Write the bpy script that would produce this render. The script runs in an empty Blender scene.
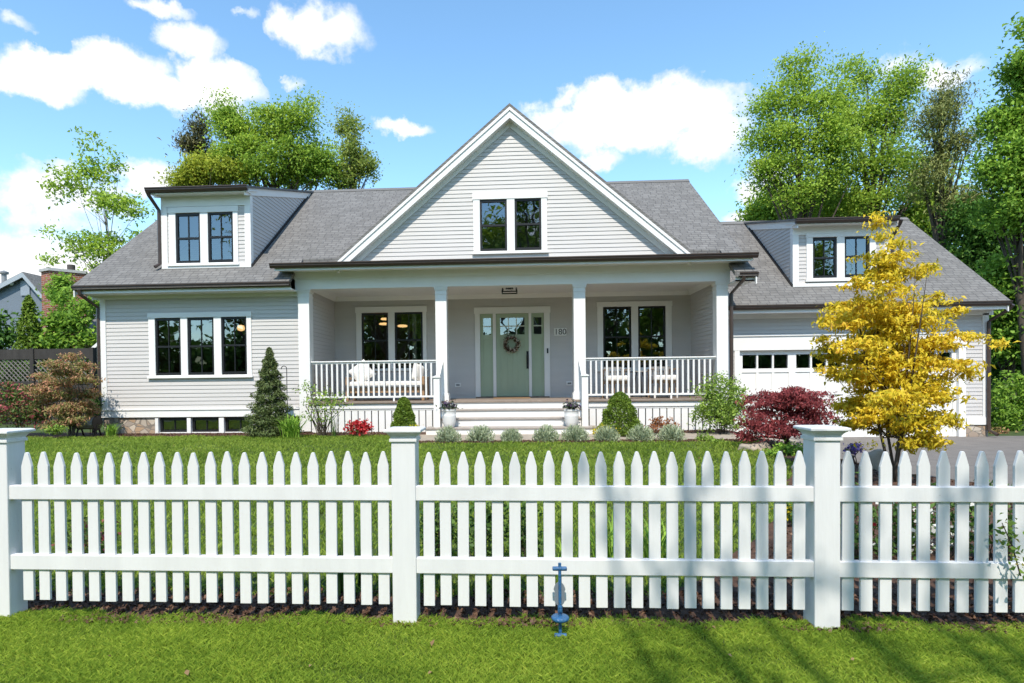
import bpy, bmesh, math, random
import numpy as np
from mathutils import Vector, Matrix
R = math.radians
rng = np.random.default_rng(7)
random.seed(7)
scene = bpy.context.scene
COL = scene.collection

# ------------------------------------------------------------------ camera
F, CX, PITCH, YAW, ROLL, CAMZ = 600.0, 481.0, R(-0.8), R(3.2), -0.011, 1.43
HOR = 383.0
CY = HOR + F * math.tan(-PITCH)
CAMR = Matrix.Rotation(YAW, 4, 'Z') @ Matrix.Rotation(math.pi / 2 + PITCH, 4, 'X') @ Matrix.Rotation(ROLL, 4, 'Z')
cam_d = bpy.data.cameras.new("camera")
cam = bpy.data.objects.new("camera", cam_d)
COL.objects.link(cam)
cam.matrix_world = Matrix.Translation((0, 0, CAMZ)) @ CAMR
cam_d.sensor_width = 36
cam_d.lens = F * 36 / 1024
cam_d.shift_x = (512 - CX) / 1024
cam_d.shift_y = (CY - 341.5) / 1024
cam_d.clip_end = 2000
cam_d.clip_start = 0.05
scene.camera = cam

def ray(px, py):
    return CAMR.to_3x3() @ Vector(((px - CX) / F, (CY - py) / F, -1))
def at(px, py, Y):
    d = ray(px, py); t = Y / d.y
    return d.x * t, CAMZ + d.z * t
def ax(px, Y, py=HOR): return at(px, py, Y)[0]
def az(py, Y, px=500): return at(px, py, Y)[1]

# ------------------------------------------------------------------ light
SUN_EL, SUN_AZ = R(53), R(183)           # azimuth measured clockwise from +Y
EXPO = 0.38
sun_d = bpy.data.lights.new("sun", 'SUN')
sun_d.energy = 4.15; sun_d.angle = R(0.5); sun_d.color = (1.0, 0.93, 0.82)
sun = bpy.data.objects.new("sun", sun_d); COL.objects.link(sun)
sd = Vector((math.sin(SUN_AZ) * math.cos(SUN_EL), math.cos(SUN_AZ) * math.cos(SUN_EL), math.sin(SUN_EL)))
sun.rotation_euler = sd.to_track_quat('Z', 'Y').to_euler()
sun.location = sd * 60

world = bpy.data.worlds.new("World"); scene.world = world; world.use_nodes = True
WN = world.node_tree; nt = WN
for n in list(nt.nodes): nt.nodes.remove(n)
def N(nt, typ, **kw):
    n = nt.nodes.new(typ)
    for k, v in kw.items(): setattr(n, k, v)
    return n
def L(nt, a, b): nt.links.new(a, b)
def M(nt, op, a, b=None, c=None, clamp=False):
    n = nt.nodes.new('ShaderNodeMath'); n.operation = op; n.use_clamp = clamp
    for i, v in enumerate((a, b, c)):
        if v is None: continue
        if isinstance(v, (int, float)): n.inputs[i].default_value = v
        else: nt.links.new(v, n.inputs[i])
    return n.outputs[0]
def VM(nt, op, a, b=None):
    n = nt.nodes.new('ShaderNodeVectorMath'); n.operation = op
    for i, v in enumerate((a, b)):
        if v is None: continue
        if isinstance(v, (tuple, Vector)): n.inputs[i].default_value = tuple(v)
        else: nt.links.new(v, n.inputs[i])
    return n
out = N(nt, 'ShaderNodeOutputWorld'); bg = N(nt, 'ShaderNodeBackground')
SKY_STR = 0.15
bg.inputs['Strength'].default_value = SKY_STR
sky = N(nt, 'ShaderNodeTexSky', sky_type='NISHITA')
sky.sun_disc = False; sky.sun_elevation = SUN_EL; sky.sun_rotation = SUN_AZ
sky.air_density = 1.0; sky.dust_density = 0.15; sky.ozone_density = 1.0; sky.altitude = 50
tc = N(nt, 'ShaderNodeTexCoord')
D0 = tc.outputs['Generated']
no1 = N(nt, 'ShaderNodeTexNoise'); no1.inputs['Scale'].default_value = 9; no1.inputs['Detail'].default_value = 8; no1.inputs['Roughness'].default_value = 0.62
L(nt, D0, no1.inputs['Vector'])
no2 = N(nt, 'ShaderNodeTexNoise'); no2.inputs['Scale'].default_value = 26; no2.inputs['Detail'].default_value = 7; no2.inputs['Roughness'].default_value = 0.6
L(nt, D0, no2.inputs['Vector'])
warp = VM(nt, 'SCALE', VM(nt, 'SUBTRACT', no2.outputs['Color'], (0.5, 0.5, 0.5)).outputs[0]); warp.inputs['Scale'].default_value = 0.05
D = VM(nt, 'NORMALIZE', VM(nt, 'ADD', D0, warp.outputs[0]).outputs[0]).outputs[0]
# cumulus clouds as directions on the sky: where, half width, half height, weight
CL = [(120, 84, 135, 20, 1.1), (215, 84, 50, 24, 1.0), (30, 82, 60, 18, 1.0), (125, 66, 50, 22, .95), (185, 38, 40, 17, .75), (160, 8, 34, 11, .8), (322, 30, 52, 27, .9), (243, 12, 16, 6, .6), (295, 82, 12, 6, .5),
      (403, 127, 33, 10, .85), (40, 205, 85, 42, .85), (40, 262, 110, 40, .95), (150, 175, 36, 20, .85), (640, 118, 105, 34, 1.15), (590, 98, 42, 18, .9), (705, 138, 48, 26, .95), (540, 120, 36, 18, .8), (600, 162, 24, 13, .8),
      (575, 95, 30, 14, .8), (765, 180, 36, 26, .8), (755, 220, 40, 10, .6), (945, 75, 42, 16, .75), (905, 60, 22, 16, .5), (20, 22, 18, 9, .45)]
acc = None
def blob(c, hu, hv, w):
    global acc
    c = c.normalized()
    t1 = Vector((0, 0, 1)).cross(c).normalized(); t2 = c.cross(t1)
    u = VM(nt, 'DOT_PRODUCT', D, tuple(t1 / hu)).outputs['Value']
    v = VM(nt, 'DOT_PRODUCT', D, tuple(t2 / hv)).outputs['Value']
    front = M(nt, 'GREATER_THAN', VM(nt, 'DOT_PRODUCT', D, tuple(c)).outputs['Value'], 0)
    r2 = M(nt, 'ADD', M(nt, 'MULTIPLY', u, u), M(nt, 'MULTIPLY', v, v))
    b = M(nt, 'MULTIPLY', M(nt, 'MULTIPLY', M(nt, 'SUBTRACT', 1.0, r2, clamp=True), front), w)
    acc = b if acc is None else M(nt, 'MAXIMUM', acc, b)
for px, py, hw, hh, w in CL:
    d = ray(px, py); ln = d.length
    blob(d, hw / F / ln * 1.12, hh / F / ln * 1.2, w)
for a in range(8):                                    # the rest of the sky, round the sides and behind
    t = R(75 + a * 30 + 10 * math.sin(a * 3))
    blob(Vector((math.sin(t), math.cos(t), 0.25 + 0.2 * (a % 3))), 0.3, 0.09, 0.9)
nz = M(nt, 'ADD', M(nt, 'MULTIPLY', M(nt, 'SUBTRACT', no1.outputs['Fac'], 0.5), 1.8), M(nt, 'MULTIPLY', M(nt, 'SUBTRACT', no2.outputs['Fac'], 0.5), 1.2))
dens = N(nt, 'ShaderNodeMapRange'); dens.interpolation_type = 'SMOOTHSTEP'
dens.inputs['From Min'].default_value = 0.12; dens.inputs['From Max'].default_value = 0.78
has = N(nt, 'ShaderNodeMapRange'); has.inputs['From Min'].default_value = 0.0; has.inputs['From Max'].default_value = 0.12
L(nt, acc, has.inputs['Value'])
L(nt, M(nt, 'MULTIPLY', M(nt, 'ADD', acc, nz), has.outputs[0]), dens.inputs['Value'])
cl_col = N(nt, 'ShaderNodeMix', data_type='RGBA')
CW = 1.0 / SKY_STR
cl_col.inputs[6].default_value = (0.60 * CW, 0.68 * CW, 0.80 * CW, 1); cl_col.inputs[7].default_value = (0.98 * CW, 0.98 * CW, 0.98 * CW, 1)
shade = N(nt, 'ShaderNodeMapRange'); shade.inputs['From Min'].default_value = 0.2; shade.inputs['From Max'].default_value = 0.75
L(nt, M(nt, 'ADD', M(nt, 'MULTIPLY', acc, 0.6), M(nt, 'MULTIPLY', no1.outputs['Fac'], 0.5)), shade.inputs['Value'])
L(nt, shade.outputs[0], cl_col.inputs[0])
hs = N(nt, 'ShaderNodeHueSaturation'); hs.inputs['Saturation'].default_value = 1.06; hs.inputs['Value'].default_value = 1.0
tint = N(nt, 'ShaderNodeMix', data_type='RGBA', blend_type='MULTIPLY'); tint.inputs[0].default_value = 1; tint.inputs[7].default_value = (1.42, 1.62, 1.58, 1)
L(nt, sky.outputs[0], tint.inputs[6]); L(nt, tint.outputs[2], hs.inputs['Color'])
mixs = N(nt, 'ShaderNodeMix', data_type='RGBA')
L(nt, dens.outputs[0], mixs.inputs[0]); L(nt, hs.outputs[0], mixs.inputs[6]); L(nt, cl_col.outputs[2], mixs.inputs[7])
L(nt, mixs.outputs[2], bg.inputs['Color']); L(nt, bg.outputs[0], out.inputs['Surface'])

scene.view_settings.view_transform = 'Standard'; scene.view_settings.look = 'None'
scene.view_settings.gamma = 1; scene.view_settings.use_curve_mapping = False
scene.view_settings.exposure = EXPO
scene.render.engine = 'CYCLES'
scene.cycles.max_bounces = 8; scene.cycles.transparent_max_bounces = 12
scene.cycles.sample_clamp_indirect = 4

# ------------------------------------------------------------------ materials
MATS = {}
def mat(name, col, rough=0.6, var=0.0, vscale=6.0, bump=0.0, bscale=40.0, col2=None, spec=0.4, metal=0.0, stretch=(1, 1, 1)):
    if name in MATS: return MATS[name]
    m = bpy.data.materials.new(name); m.use_nodes = True; nt = m.node_tree
    b = nt.nodes['Principled BSDF']
    b.inputs['Roughness'].default_value = rough; b.inputs['Specular IOR Level'].default_value = spec; b.inputs['Metallic'].default_value = metal
    tc = N(nt, 'ShaderNodeTexCoord'); mp = N(nt, 'ShaderNodeMapping'); mp.inputs['Scale'].default_value = stretch
    L(nt, tc.outputs['Object'], mp.inputs['Vector'])
    if var or col2:
        no = N(nt, 'ShaderNodeTexNoise'); no.inputs['Scale'].default_value = vscale; no.inputs['Detail'].default_value = 5; no.inputs['Roughness'].default_value = 0.65
        L(nt, mp.outputs[0], no.inputs['Vector'])
        r = N(nt, 'ShaderNodeMapRange'); r.inputs['From Min'].default_value = 0.3; r.inputs['From Max'].default_value = 0.7
        L(nt, no.outputs['Fac'], r.inputs['Value'])
        mx = N(nt, 'ShaderNodeMix', data_type='RGBA')
        c2 = col2 if col2 else tuple(c * (1 - var) for c in col)
        mx.inputs[6].default_value = (*col, 1); mx.inputs[7].default_value = (*c2, 1)
        L(nt, r.outputs[0], mx.inputs[0]); L(nt, mx.outputs[2], b.inputs['Base Color'])
    else:
        b.inputs['Base Color'].default_value = (*col, 1)
    if bump:
        nb = N(nt, 'ShaderNodeTexNoise'); nb.inputs['Scale'].default_value = bscale; nb.inputs['Detail'].default_value = 4
        L(nt, mp.outputs[0], nb.inputs['Vector'])
        bp = N(nt, 'ShaderNodeBump'); bp.inputs['Strength'].default_value = bump; bp.inputs['Distance'].default_value = 0.02
        L(nt, nb.outputs['Fac'], bp.inputs['Height']); L(nt, bp.outputs[0], b.inputs['Normal'])
    MATS[name] = m
    return m

def leafmat(name, cols, rough=0.55, trans=0.3, nscale=1.2, spec=0.25, gain=1.0):
    """cols: list of (pos, rgb); a random colour per leaf, drifting from clump to clump"""
    cols = [(p, tuple(min(.85, c * gain) for c in q)) for p, q in cols]
    if name in MATS: return MATS[name]
    m = bpy.data.materials.new(name); m.use_nodes = True; nt = m.node_tree
    b = nt.nodes['Principled BSDF']; o = nt.nodes['Material Output']
    b.inputs['Roughness'].default_value = rough; b.inputs['Specular IOR Level'].default_value = spec
    g = N(nt, 'ShaderNodeNewGeometry'); tc = N(nt, 'ShaderNodeTexCoord')
    no = N(nt, 'ShaderNodeTexNoise'); no.inputs['Scale'].default_value = nscale; no.inputs['Detail'].default_value = 2
    L(nt, tc.outputs['Object'], no.inputs['Vector'])
    f = M(nt, 'ADD', M(nt, 'MULTIPLY', g.outputs['Random Per Island'], 0.6), M(nt, 'MULTIPLY', M(nt, 'SUBTRACT', no.outputs['Fac'], 0.3), 0.9), clamp=True)
    cr = N(nt, 'ShaderNodeValToRGB')
    el = cr.color_ramp.elements
    while len(el) < len(cols): el.new(0.5)
    for e, (p, c) in zip(el, cols): e.position = p; e.color = (*c, 1)
    L(nt, f, cr.inputs[0]); L(nt, cr.outputs[0], b.inputs['Base Color'])
    if trans:
        tr = N(nt, 'ShaderNodeBsdfTranslucent'); L(nt, cr.outputs[0], tr.inputs['Color'])
        ms = N(nt, 'ShaderNodeMixShader'); ms.inputs[0].default_value = trans
        L(nt, b.outputs[0], ms.inputs[1]); L(nt, tr.outputs[0], ms.inputs[2]); L(nt, ms.outputs[0], o.inputs['Surface'])
    MATS[name] = m
    return m

def shingle_mat(name, across):
    m = bpy.data.materials.new(name); m.use_nodes = True; nt = m.node_tree
    b = nt.nodes['Principled BSDF']; b.inputs['Roughness'].default_value = 0.9; b.inputs['Specular IOR Level'].default_value = 0.2
    tc = N(nt, 'ShaderNodeTexCoord'); s = N(nt, 'ShaderNodeSeparateXYZ'); L(nt, tc.outputs['Object'], s.inputs[0])
    c = N(nt, 'ShaderNodeCombineXYZ'); L(nt, s.outputs[across], c.inputs[0]); L(nt, M(nt, 'MULTIPLY', s.outputs['Z'], 1.7), c.inputs[1])
    br = N(nt, 'ShaderNodeTexBrick'); L(nt, c.outputs[0], br.inputs['Vector'])
    br.offset = 0.37; br.offset_frequency = 2; br.squash = 0.8; br.squash_frequency = 3
    br.inputs['Scale'].default_value = 1; br.inputs['Brick Width'].default_value = 0.21; br.inputs['Row Height'].default_value = 0.118
    br.inputs['Mortar Size'].default_value = 0.010; br.inputs['Mortar Smooth'].default_value = 0.3; br.inputs['Bias'].default_value = 0.0
    br.inputs['Color1'].default_value = (0.200, 0.193, 0.184, 1); br.inputs['Color2'].default_value = (0.155, 0.149, 0.142, 1); br.inputs['Mortar'].default_value = (0.105, 0.102, 0.101, 1)
    no = N(nt, 'ShaderNodeTexNoise'); no.inputs['Scale'].default_value = 3.5; no.inputs['Detail'].default_value = 8; no.inputs['Roughness'].default_value = 0.75
    L(nt, c.outputs[0], no.inputs['Vector'])
    mx = N(nt, 'ShaderNodeMix', data_type='RGBA', blend_type='MULTIPLY'); mx.inputs[0].default_value = 1
    cr = N(nt, 'ShaderNodeValToRGB'); cr.color_ramp.elements[0].color = (0.82, 0.815, 0.81, 1); cr.color_ramp.elements[0].position = 0.3
    cr.color_ramp.elements[1].color = (1.2, 1.195, 1.19, 1); cr.color_ramp.elements[1].position = 0.75
    L(nt, no.outputs['Fac'], cr.inputs[0]); L(nt, br.outputs['Color'], mx.inputs[6]); L(nt, cr.outputs[0], mx.inputs[7]); L(nt, mx.outputs[2], b.inputs['Base Color'])
    bp = N(nt, 'ShaderNodeBump'); bp.inputs['Strength'].default_value = 0.5; bp.inputs['Distance'].default_value = 0.015
    hm = M(nt, 'ADD', M(nt, 'MULTIPLY', br.outputs['Fac'], -1.0), M(nt, 'MULTIPLY', no.outputs['Fac'], 0.5))
    L(nt, hm, bp.inputs['Height']); L(nt, bp.outputs[0], b.inputs['Normal'])
    return m

def glass_mat():
    m = bpy.data.materials.new('window_glass'); m.use_nodes = True; nt = m.node_tree
    for n in list(nt.nodes): nt.nodes.remove(n)
    o = N(nt, 'ShaderNodeOutputMaterial'); tr = N(nt, 'ShaderNodeBsdfTransparent'); tr.inputs[0].default_value = (0.62, 0.66, 0.66, 1)
    gl = N(nt, 'ShaderNodeBsdfGlossy'); gl.inputs['Roughness'].default_value = 0.01; gl.inputs['Color'].default_value = (0.85, 0.9, 0.95, 1)
    tc = N(nt, 'ShaderNodeTexCoord'); no = N(nt, 'ShaderNodeTexNoise'); no.inputs['Scale'].default_value = 1.6; L(nt, tc.outputs['Object'], no.inputs['Vector'])
    bp = N(nt, 'ShaderNodeBump'); bp.inputs['Strength'].default_value = 0.06; bp.inputs['Distance'].default_value = 0.05
    L(nt, no.outputs['Fac'], bp.inputs['Height']); L(nt, bp.outputs[0], gl.inputs['Normal'])
    fr = N(nt, 'ShaderNodeFresnel'); fr.inputs['IOR'].default_value = 1.5
    fac = M(nt, 'ADD', M(nt, 'MULTIPLY', fr.outputs[0], 2.2), 0.10, clamp=True)
    ms = N(nt, 'ShaderNodeMixShader'); L(nt, fac, ms.inputs[0]); L(nt, tr.outputs[0], ms.inputs[1]); L(nt, gl.outputs[0], ms.inputs[2])
    L(nt, ms.outputs[0], o.inputs['Surface'])
    return m

def emit_mat(name, col, s):
    m = bpy.data.materials.new(name); m.use_nodes = True; nt = m.node_tree
    b = nt.nodes['Principled BSDF']; b.inputs['Base Color'].default_value = (*col, 1)
    b.inputs['Emission Color'].default_value = (*col, 1); b.inputs['Emission Strength'].default_value = s
    return m

WHITE = mat('white_trim_paint', (0.80, 0.785, 0.76), 0.42, var=0.05, vscale=2.2, bump=0.03, bscale=25)
VINYL = mat('white_fence_vinyl', (0.735, 0.73, 0.725), 0.38, var=0.13, vscale=5, bump=0.06, bscale=60, stretch=(1, 1, 0.12))
SIDING = mat('pale_grey_siding', (0.57, 0.542, 0.522), 0.6, var=0.08, vscale=1.5, bump=0.05, bscale=30, stretch=(0.3, 0.3, 3))
PSIDING = SIDING
SHING_X = shingle_mat('grey_shingles', 'X'); SHING_Y = shingle_mat('grey_shingles_side', 'Y')
BRONZE = mat('bronze_gutter', (0.066, 0.043, 0.033), 0.38, var=0.3, vscale=8, spec=0.5)
BLACKF = mat('black_sash', (0.012, 0.012, 0.013), 0.4)
BLACKM = mat('black_metal', (0.015, 0.014, 0.014), 0.45)
GLASS = glass_mat()
SAGE = mat('sage_green_paint', (0.37, 0.445, 0.315), 0.5, var=0.06, vscale=3)
DECK = mat('porch_deck_boards', (0.30, 0.235, 0.19), 0.6, var=0.3, vscale=12, stretch=(1, 8, 1))
WOOD = mat('light_teak', (0.40, 0.25, 0.14), 0.55, var=0.3, vscale=9, stretch=(1, 6, 1))
CUSH = mat('white_cushion_fabric', (0.78, 0.76, 0.73), 0.9, var=0.06, vscale=8, bump=0.15, bscale=50)
CERAM = mat('white_glazed_pot', (0.74, 0.74, 0.73), 0.35, var=0.06)
SOIL = mat('brown_mulch_soil', (0.13, 0.068, 0.042), 0.95, col2=(0.05, 0.027, 0.017), vscale=22, bump=1.0, bscale=35)
TAN = mat('tan_paving_stone', (0.42, 0.355, 0.28), 0.85, col2=(0.30, 0.25, 0.20), vscale=5, bump=0.3, bscale=30)
ASPH = mat('weathered_asphalt', (0.20, 0.178, 0.160), 0.9, col2=(0.145, 0.130, 0.118), vscale=3, bump=0.4, bscale=120)
TURF = mat('turf_soil', (0.060, 0.095, 0.018), 0.95, col2=(0.038, 0.060, 0.014), vscale=7, bump=0.6, bscale=60)
BARK = mat('grey_brown_bark', (0.11, 0.085, 0.065), 0.9, col2=(0.05, 0.04, 0.03), vscale=12, bump=0.8, bscale=20, stretch=(1, 1, 0.2))
BIRCH = mat('pale_birch_bark', (0.34, 0.31, 0.28), 0.8, col2=(0.16, 0.14, 0.12), vscale=14, stretch=(1, 1, 2))
ROOM = mat('room_paint', (0.30, 0.28, 0.25), 0.8, var=0.1)
FLOORW = mat('oak_floor', (0.16, 0.10, 0.06), 0.5, var=0.3)

def stone_mat():
    m = bpy.data.materials.new('fieldstone'); m.use_nodes = True; nt = m.node_tree
    b = nt.nodes['Principled BSDF']; b.inputs['Roughness'].default_value = 0.85
    tc = N(nt, 'ShaderNodeTexCoord'); mp = N(nt, 'ShaderNodeMapping'); mp.inputs['Scale'].default_value = (6.5, 6.5, 9); L(nt, tc.outputs['Object'], mp.inputs[0])
    v = N(nt, 'ShaderNodeTexVoronoi'); v.inputs['Scale'].default_value = 1; L(nt, mp.outputs[0], v.inputs['Vector'])
    v2 = N(nt, 'ShaderNodeTexVoronoi', feature='DISTANCE_TO_EDGE'); v2.inputs['Scale'].default_value = 1; L(nt, mp.outputs[0], v2.inputs['Vector'])
    cr = N(nt, 'ShaderNodeValToRGB'); cr.color_ramp.elements[0].color = (0.40, 0.27, 0.17, 1); cr.color_ramp.elements[1].color = (0.55, 0.47, 0.38, 1)
    e = cr.color_ramp.elements.new(0.5); e.color = (0.30, 0.25, 0.21, 1)
    s = N(nt, 'ShaderNodeSeparateColor'); L(nt, v.outputs['Color'], s.inputs[0]); L(nt, s.outputs[0], cr.inputs[0])
    st = M(nt, 'GREATER_THAN', v2.outputs['Distance'], 0.05)
    mx = N(nt, 'ShaderNodeMix', data_type='RGBA'); mx.inputs[6].default_value = (0.2, 0.17, 0.14, 1); L(nt, st, mx.inputs[0]); L(nt, cr.outputs[0], mx.inputs[7]); L(nt, mx.outputs[2], b.inputs['Base Color'])
    bp = N(nt, 'ShaderNodeBump'); bp.inputs['Strength'].default_value = 0.8; bp.inputs['Distance'].default_value = 0.03
    L(nt, M(nt, 'MINIMUM', v2.outputs['Distance'], 0.12), bp.inputs['Height']); L(nt, bp.outputs[0], b.inputs['Normal'])
    return m
STONE = stone_mat()
def brick_mat():
    m = bpy.data.materials.new('red_brick'); m.use_nodes = True; nt = m.node_tree
    b = nt.nodes['Principled BSDF']; b.inputs['Roughness'].default_value = 0.9
    tc = N(nt, 'ShaderNodeTexCoord'); s = N(nt, 'ShaderNodeSeparateXYZ'); L(nt, tc.outputs['Object'], s.inputs[0])
    c = N(nt, 'ShaderNodeCombineXYZ'); L(nt, M(nt, 'ADD', s.outputs[0], s.outputs[1]), c.inputs[0]); L(nt, s.outputs[2], c.inputs[1])
    br = N(nt, 'ShaderNodeTexBrick'); L(nt, c.outputs[0], br.inputs[0]); br.inputs['Scale'].default_value = 1
    br.inputs['Brick Width'].default_value = 0.22; br.inputs['Row Height'].default_value = 0.075; br.inputs['Mortar Size'].default_value = 0.006
    br.inputs['Color1'].default_value = (0.33, 0.10, 0.055, 1); br.inputs['Color2'].default_value = (0.20, 0.065, 0.04, 1); br.inputs['Mortar'].default_value = (0.33, 0.30, 0.27, 1)
    L(nt, br.outputs[0], b.inputs['Base Color'])
    return m
BRICK = brick_mat()

def speckle(m, col, scale, lo, hi):
    nt = m.node_tree; b = nt.nodes['Principled BSDF']; src = b.inputs['Base Color'].links[0].from_socket
    tc = N(nt, 'ShaderNodeTexCoord'); no = N(nt, 'ShaderNodeTexNoise'); no.inputs['Scale'].default_value = scale; no.inputs['Detail'].default_value = 3; L(nt, tc.outputs['Object'], no.inputs['Vector'])
    r = N(nt, 'ShaderNodeMapRange'); r.inputs['From Min'].default_value = lo; r.inputs['From Max'].default_value = hi; r.inputs['To Max'].default_value = .75; L(nt, no.outputs['Fac'], r.inputs['Value'])
    mx = N(nt, 'ShaderNodeMix', data_type='RGBA'); mx.inputs[7].default_value = (*col, 1); L(nt, r.outputs[0], mx.inputs[0]); L(nt, src, mx.inputs[6]); L(nt, mx.outputs[2], b.inputs['Base Color'])
speckle(VINYL, (.42, .38, .31), 70, .70, .78)
speckle(SIDING, (.50, .48, .46), 9, .62, .80)

# ------------------------------------------------------------------ object helpers
def tag(o, label=None, cat=None, group=None, kind=None):
    if label: o['label'] = label
    if cat: o['category'] = cat
    if group: o['group'] = group
    if kind: o['kind'] = kind
    return o
def abs_loc(o):
    v = Vector((0, 0, 0))
    while o is not None: v += o.location; o = o.parent
    return v
def thing(name, label, cat, loc, group=None):
    o = bpy.data.objects.new(name, None); o.empty_display_size = 0.2; COL.objects.link(o); o.location = loc
    return tag(o, label, cat, group)
def link(name, me, m, parent=None, bevel=0, smooth=False):
    o = bpy.data.objects.new(name, me); COL.objects.link(o)
    if m is not None: me.materials.append(m)
    if parent is not None: o.parent = parent
    if smooth: me.polygons.foreach_set('use_smooth', [True] * len(me.polygons))
    if bevel:
        b = o.modifiers.new('bevel', 'BEVEL'); b.width = bevel; b.segments = 2; b.limit_method = 'ANGLE'; b.angle_limit = R(40)
    return o
class MB:
    def __init__(s): s.v = []; s.f = []
    def add(s, vs, fs):
        k = len(s.v); s.v += [tuple(p) for p in vs]; s.f += [tuple(i + k for i in f) for f in fs]; return s
    def box(s, x0, x1, y0, y1, z0, z1):
        return s.add([(x0, y0, z0), (x1, y0, z0), (x1, y1, z0), (x0, y1, z0), (x0, y0, z1), (x1, y0, z1), (x1, y1, z1), (x0, y1, z1)],
                     [(3, 2, 1, 0), (4, 5, 6, 7), (0, 1, 5, 4), (1, 2, 6, 5), (2, 3, 7, 6), (3, 0, 4, 7)])
    def prism(s, poly, a, b, axis='y'):
        """poly in the two other axes (x,z for y; y,z for x; x,y for z)"""
        n = len(poly)
        def P(p, t): return {'y': (p[0], t, p[1]), 'x': (t, p[0], p[1]), 'z': (p[0], p[1], t)}[axis]
        vs = [P(p, a) for p in poly] + [P(p, b) for p in poly]
        fs = [tuple(range(n)), tuple(range(2 * n - 1, n - 1, -1))] + [(i, i + n, (i + 1) % n + n, (i + 1) % n) for i in range(n)]
        return s.add(vs, fs)
    def beam(s, p, q, w, h, up=(0, 0, 1)):
        p, q = Vector(p), Vector(q); d = (q - p).normalized(); u = Vector(up); sd = d.cross(u)
        if sd.length < 1e-4: sd = d.cross(Vector((1, 0, 0)))
        sd.normalize(); u = sd.cross(d)
        vs = []
        for c in (p, q):
            for a, b in ((-1, -1), (1, -1), (1, 1), (-1, 1)): vs.append(c + sd * (a * w / 2) + u * (b * h / 2))
        return s.add(vs, [(3, 2, 1, 0), (4, 5, 6, 7), (0, 1, 5, 4), (1, 2, 6, 5), (2, 3, 7, 6), (3, 0, 4, 7)])
    def tube(s, pts, rad, n=8, cap=True):
        pts = [Vector(p) for p in pts]; m = len(pts)
        rad = rad if isinstance(rad, (list, tuple)) else [rad] * m
        k = len(s.v); prev = None
        for i, p in enumerate(pts):
            d = (pts[min(i + 1, m - 1)] - pts[max(i - 1, 0)]).normalized()
            if prev is None:
                a = d.cross(Vector((0.31, 0.95, 0.05)))
                if a.length < 1e-3: a = d.cross(Vector((1, 0, 0)))
            else: a = prev - d * prev.dot(d)
            a.normalize(); prev = a; b = d.cross(a)
            for j in range(n):
                t = 2 * math.pi * j / n
                s.v.append(tuple(p + (a * math.cos(t) + b * math.sin(t)) * rad[i]))
        for i in range(m - 1):
            for j in range(n):
                j2 = (j + 1) % n
                s.f.append((k + i * n + j, k + i * n + j2, k + (i + 1) * n + j2, k + (i + 1) * n + j))
        if cap:
            s.f.append(tuple(k + j for j in range(n - 1, -1, -1))); s.f.append(tuple(k + (m - 1) * n + j for j in range(n)))
        return s
    def lathe(s, prof, c=(0, 0, 0), n=24, axis='z', square=False):
        k = len(s.v); n = 4 if square else n
        for r, z in prof:
            for j in range(n):
                t = 2 * math.pi * (j + (0.5 if square else 0)) / n; rr = r * (math.sqrt(2) if square else 1)
                p = (rr * math.cos(t), rr * math.sin(t), z)
                if axis == 'x': p = (z, p[0], p[1])
                if axis == 'y': p = (p[0], z, p[1])
                s.v.append((p[0] + c[0], p[1] + c[1], p[2] + c[2]))
        for i in range(len(prof) - 1):
            for j in range(n):
                j2 = (j + 1) % n
                s.f.append((k + i * n + j, k + i * n + j2, k + (i + 1) * n + j2, k + (i + 1) * n + j))
        s.f.append(tuple(k + j for j in range(n - 1, -1, -1))); s.f.append(tuple(k + (len(prof) - 1) * n + j for j in range(n)))
        return s
    def build(s, name, m, parent=None, bevel=0, smooth=False, local=False):
        o0 = Vector((0, 0, 0)) if (parent is None or local) else abs_loc(parent)
        me = bpy.data.meshes.new(name)
        me.from_pydata([(x - o0.x, y - o0.y, z - o0.z) for x, y, z in s.v], [], s.f); me.update()
        bm = bmesh.new(); bm.from_mesh(me); bmesh.ops.recalc_face_normals(bm, faces=bm.faces); bm.to_mesh(me); bm.free()
        return link(name, me, m, parent, bevel, smooth)
def np_mesh(name, V, Fc, m, parent=None, smooth=False, origin=None):
    V = np.asarray(V, np.float32)
    if parent is not None: V = V - np.array(abs_loc(parent), np.float32)
    elif origin is not None: V = V - np.array(origin, np.float32)
    k = Fc.shape[1]; me = bpy.data.meshes.new(name)
    me.vertices.add(len(V)); me.vertices.foreach_set('co', V.ravel())
    me.loops.add(Fc.size); me.loops.foreach_set('vertex_index', Fc.ravel().astype(np.int32))
    me.polygons.add(len(Fc)); me.polygons.foreach_set('loop_start', np.arange(0, Fc.size, k, dtype=np.int32))
    me.polygons.foreach_set('loop_total', np.full(len(Fc), k, np.int32))
    me.update(calc_edges=True)
    o = link(name, me, m, parent, 0, smooth)
    if origin is not None: o.location = origin
    return o

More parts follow.
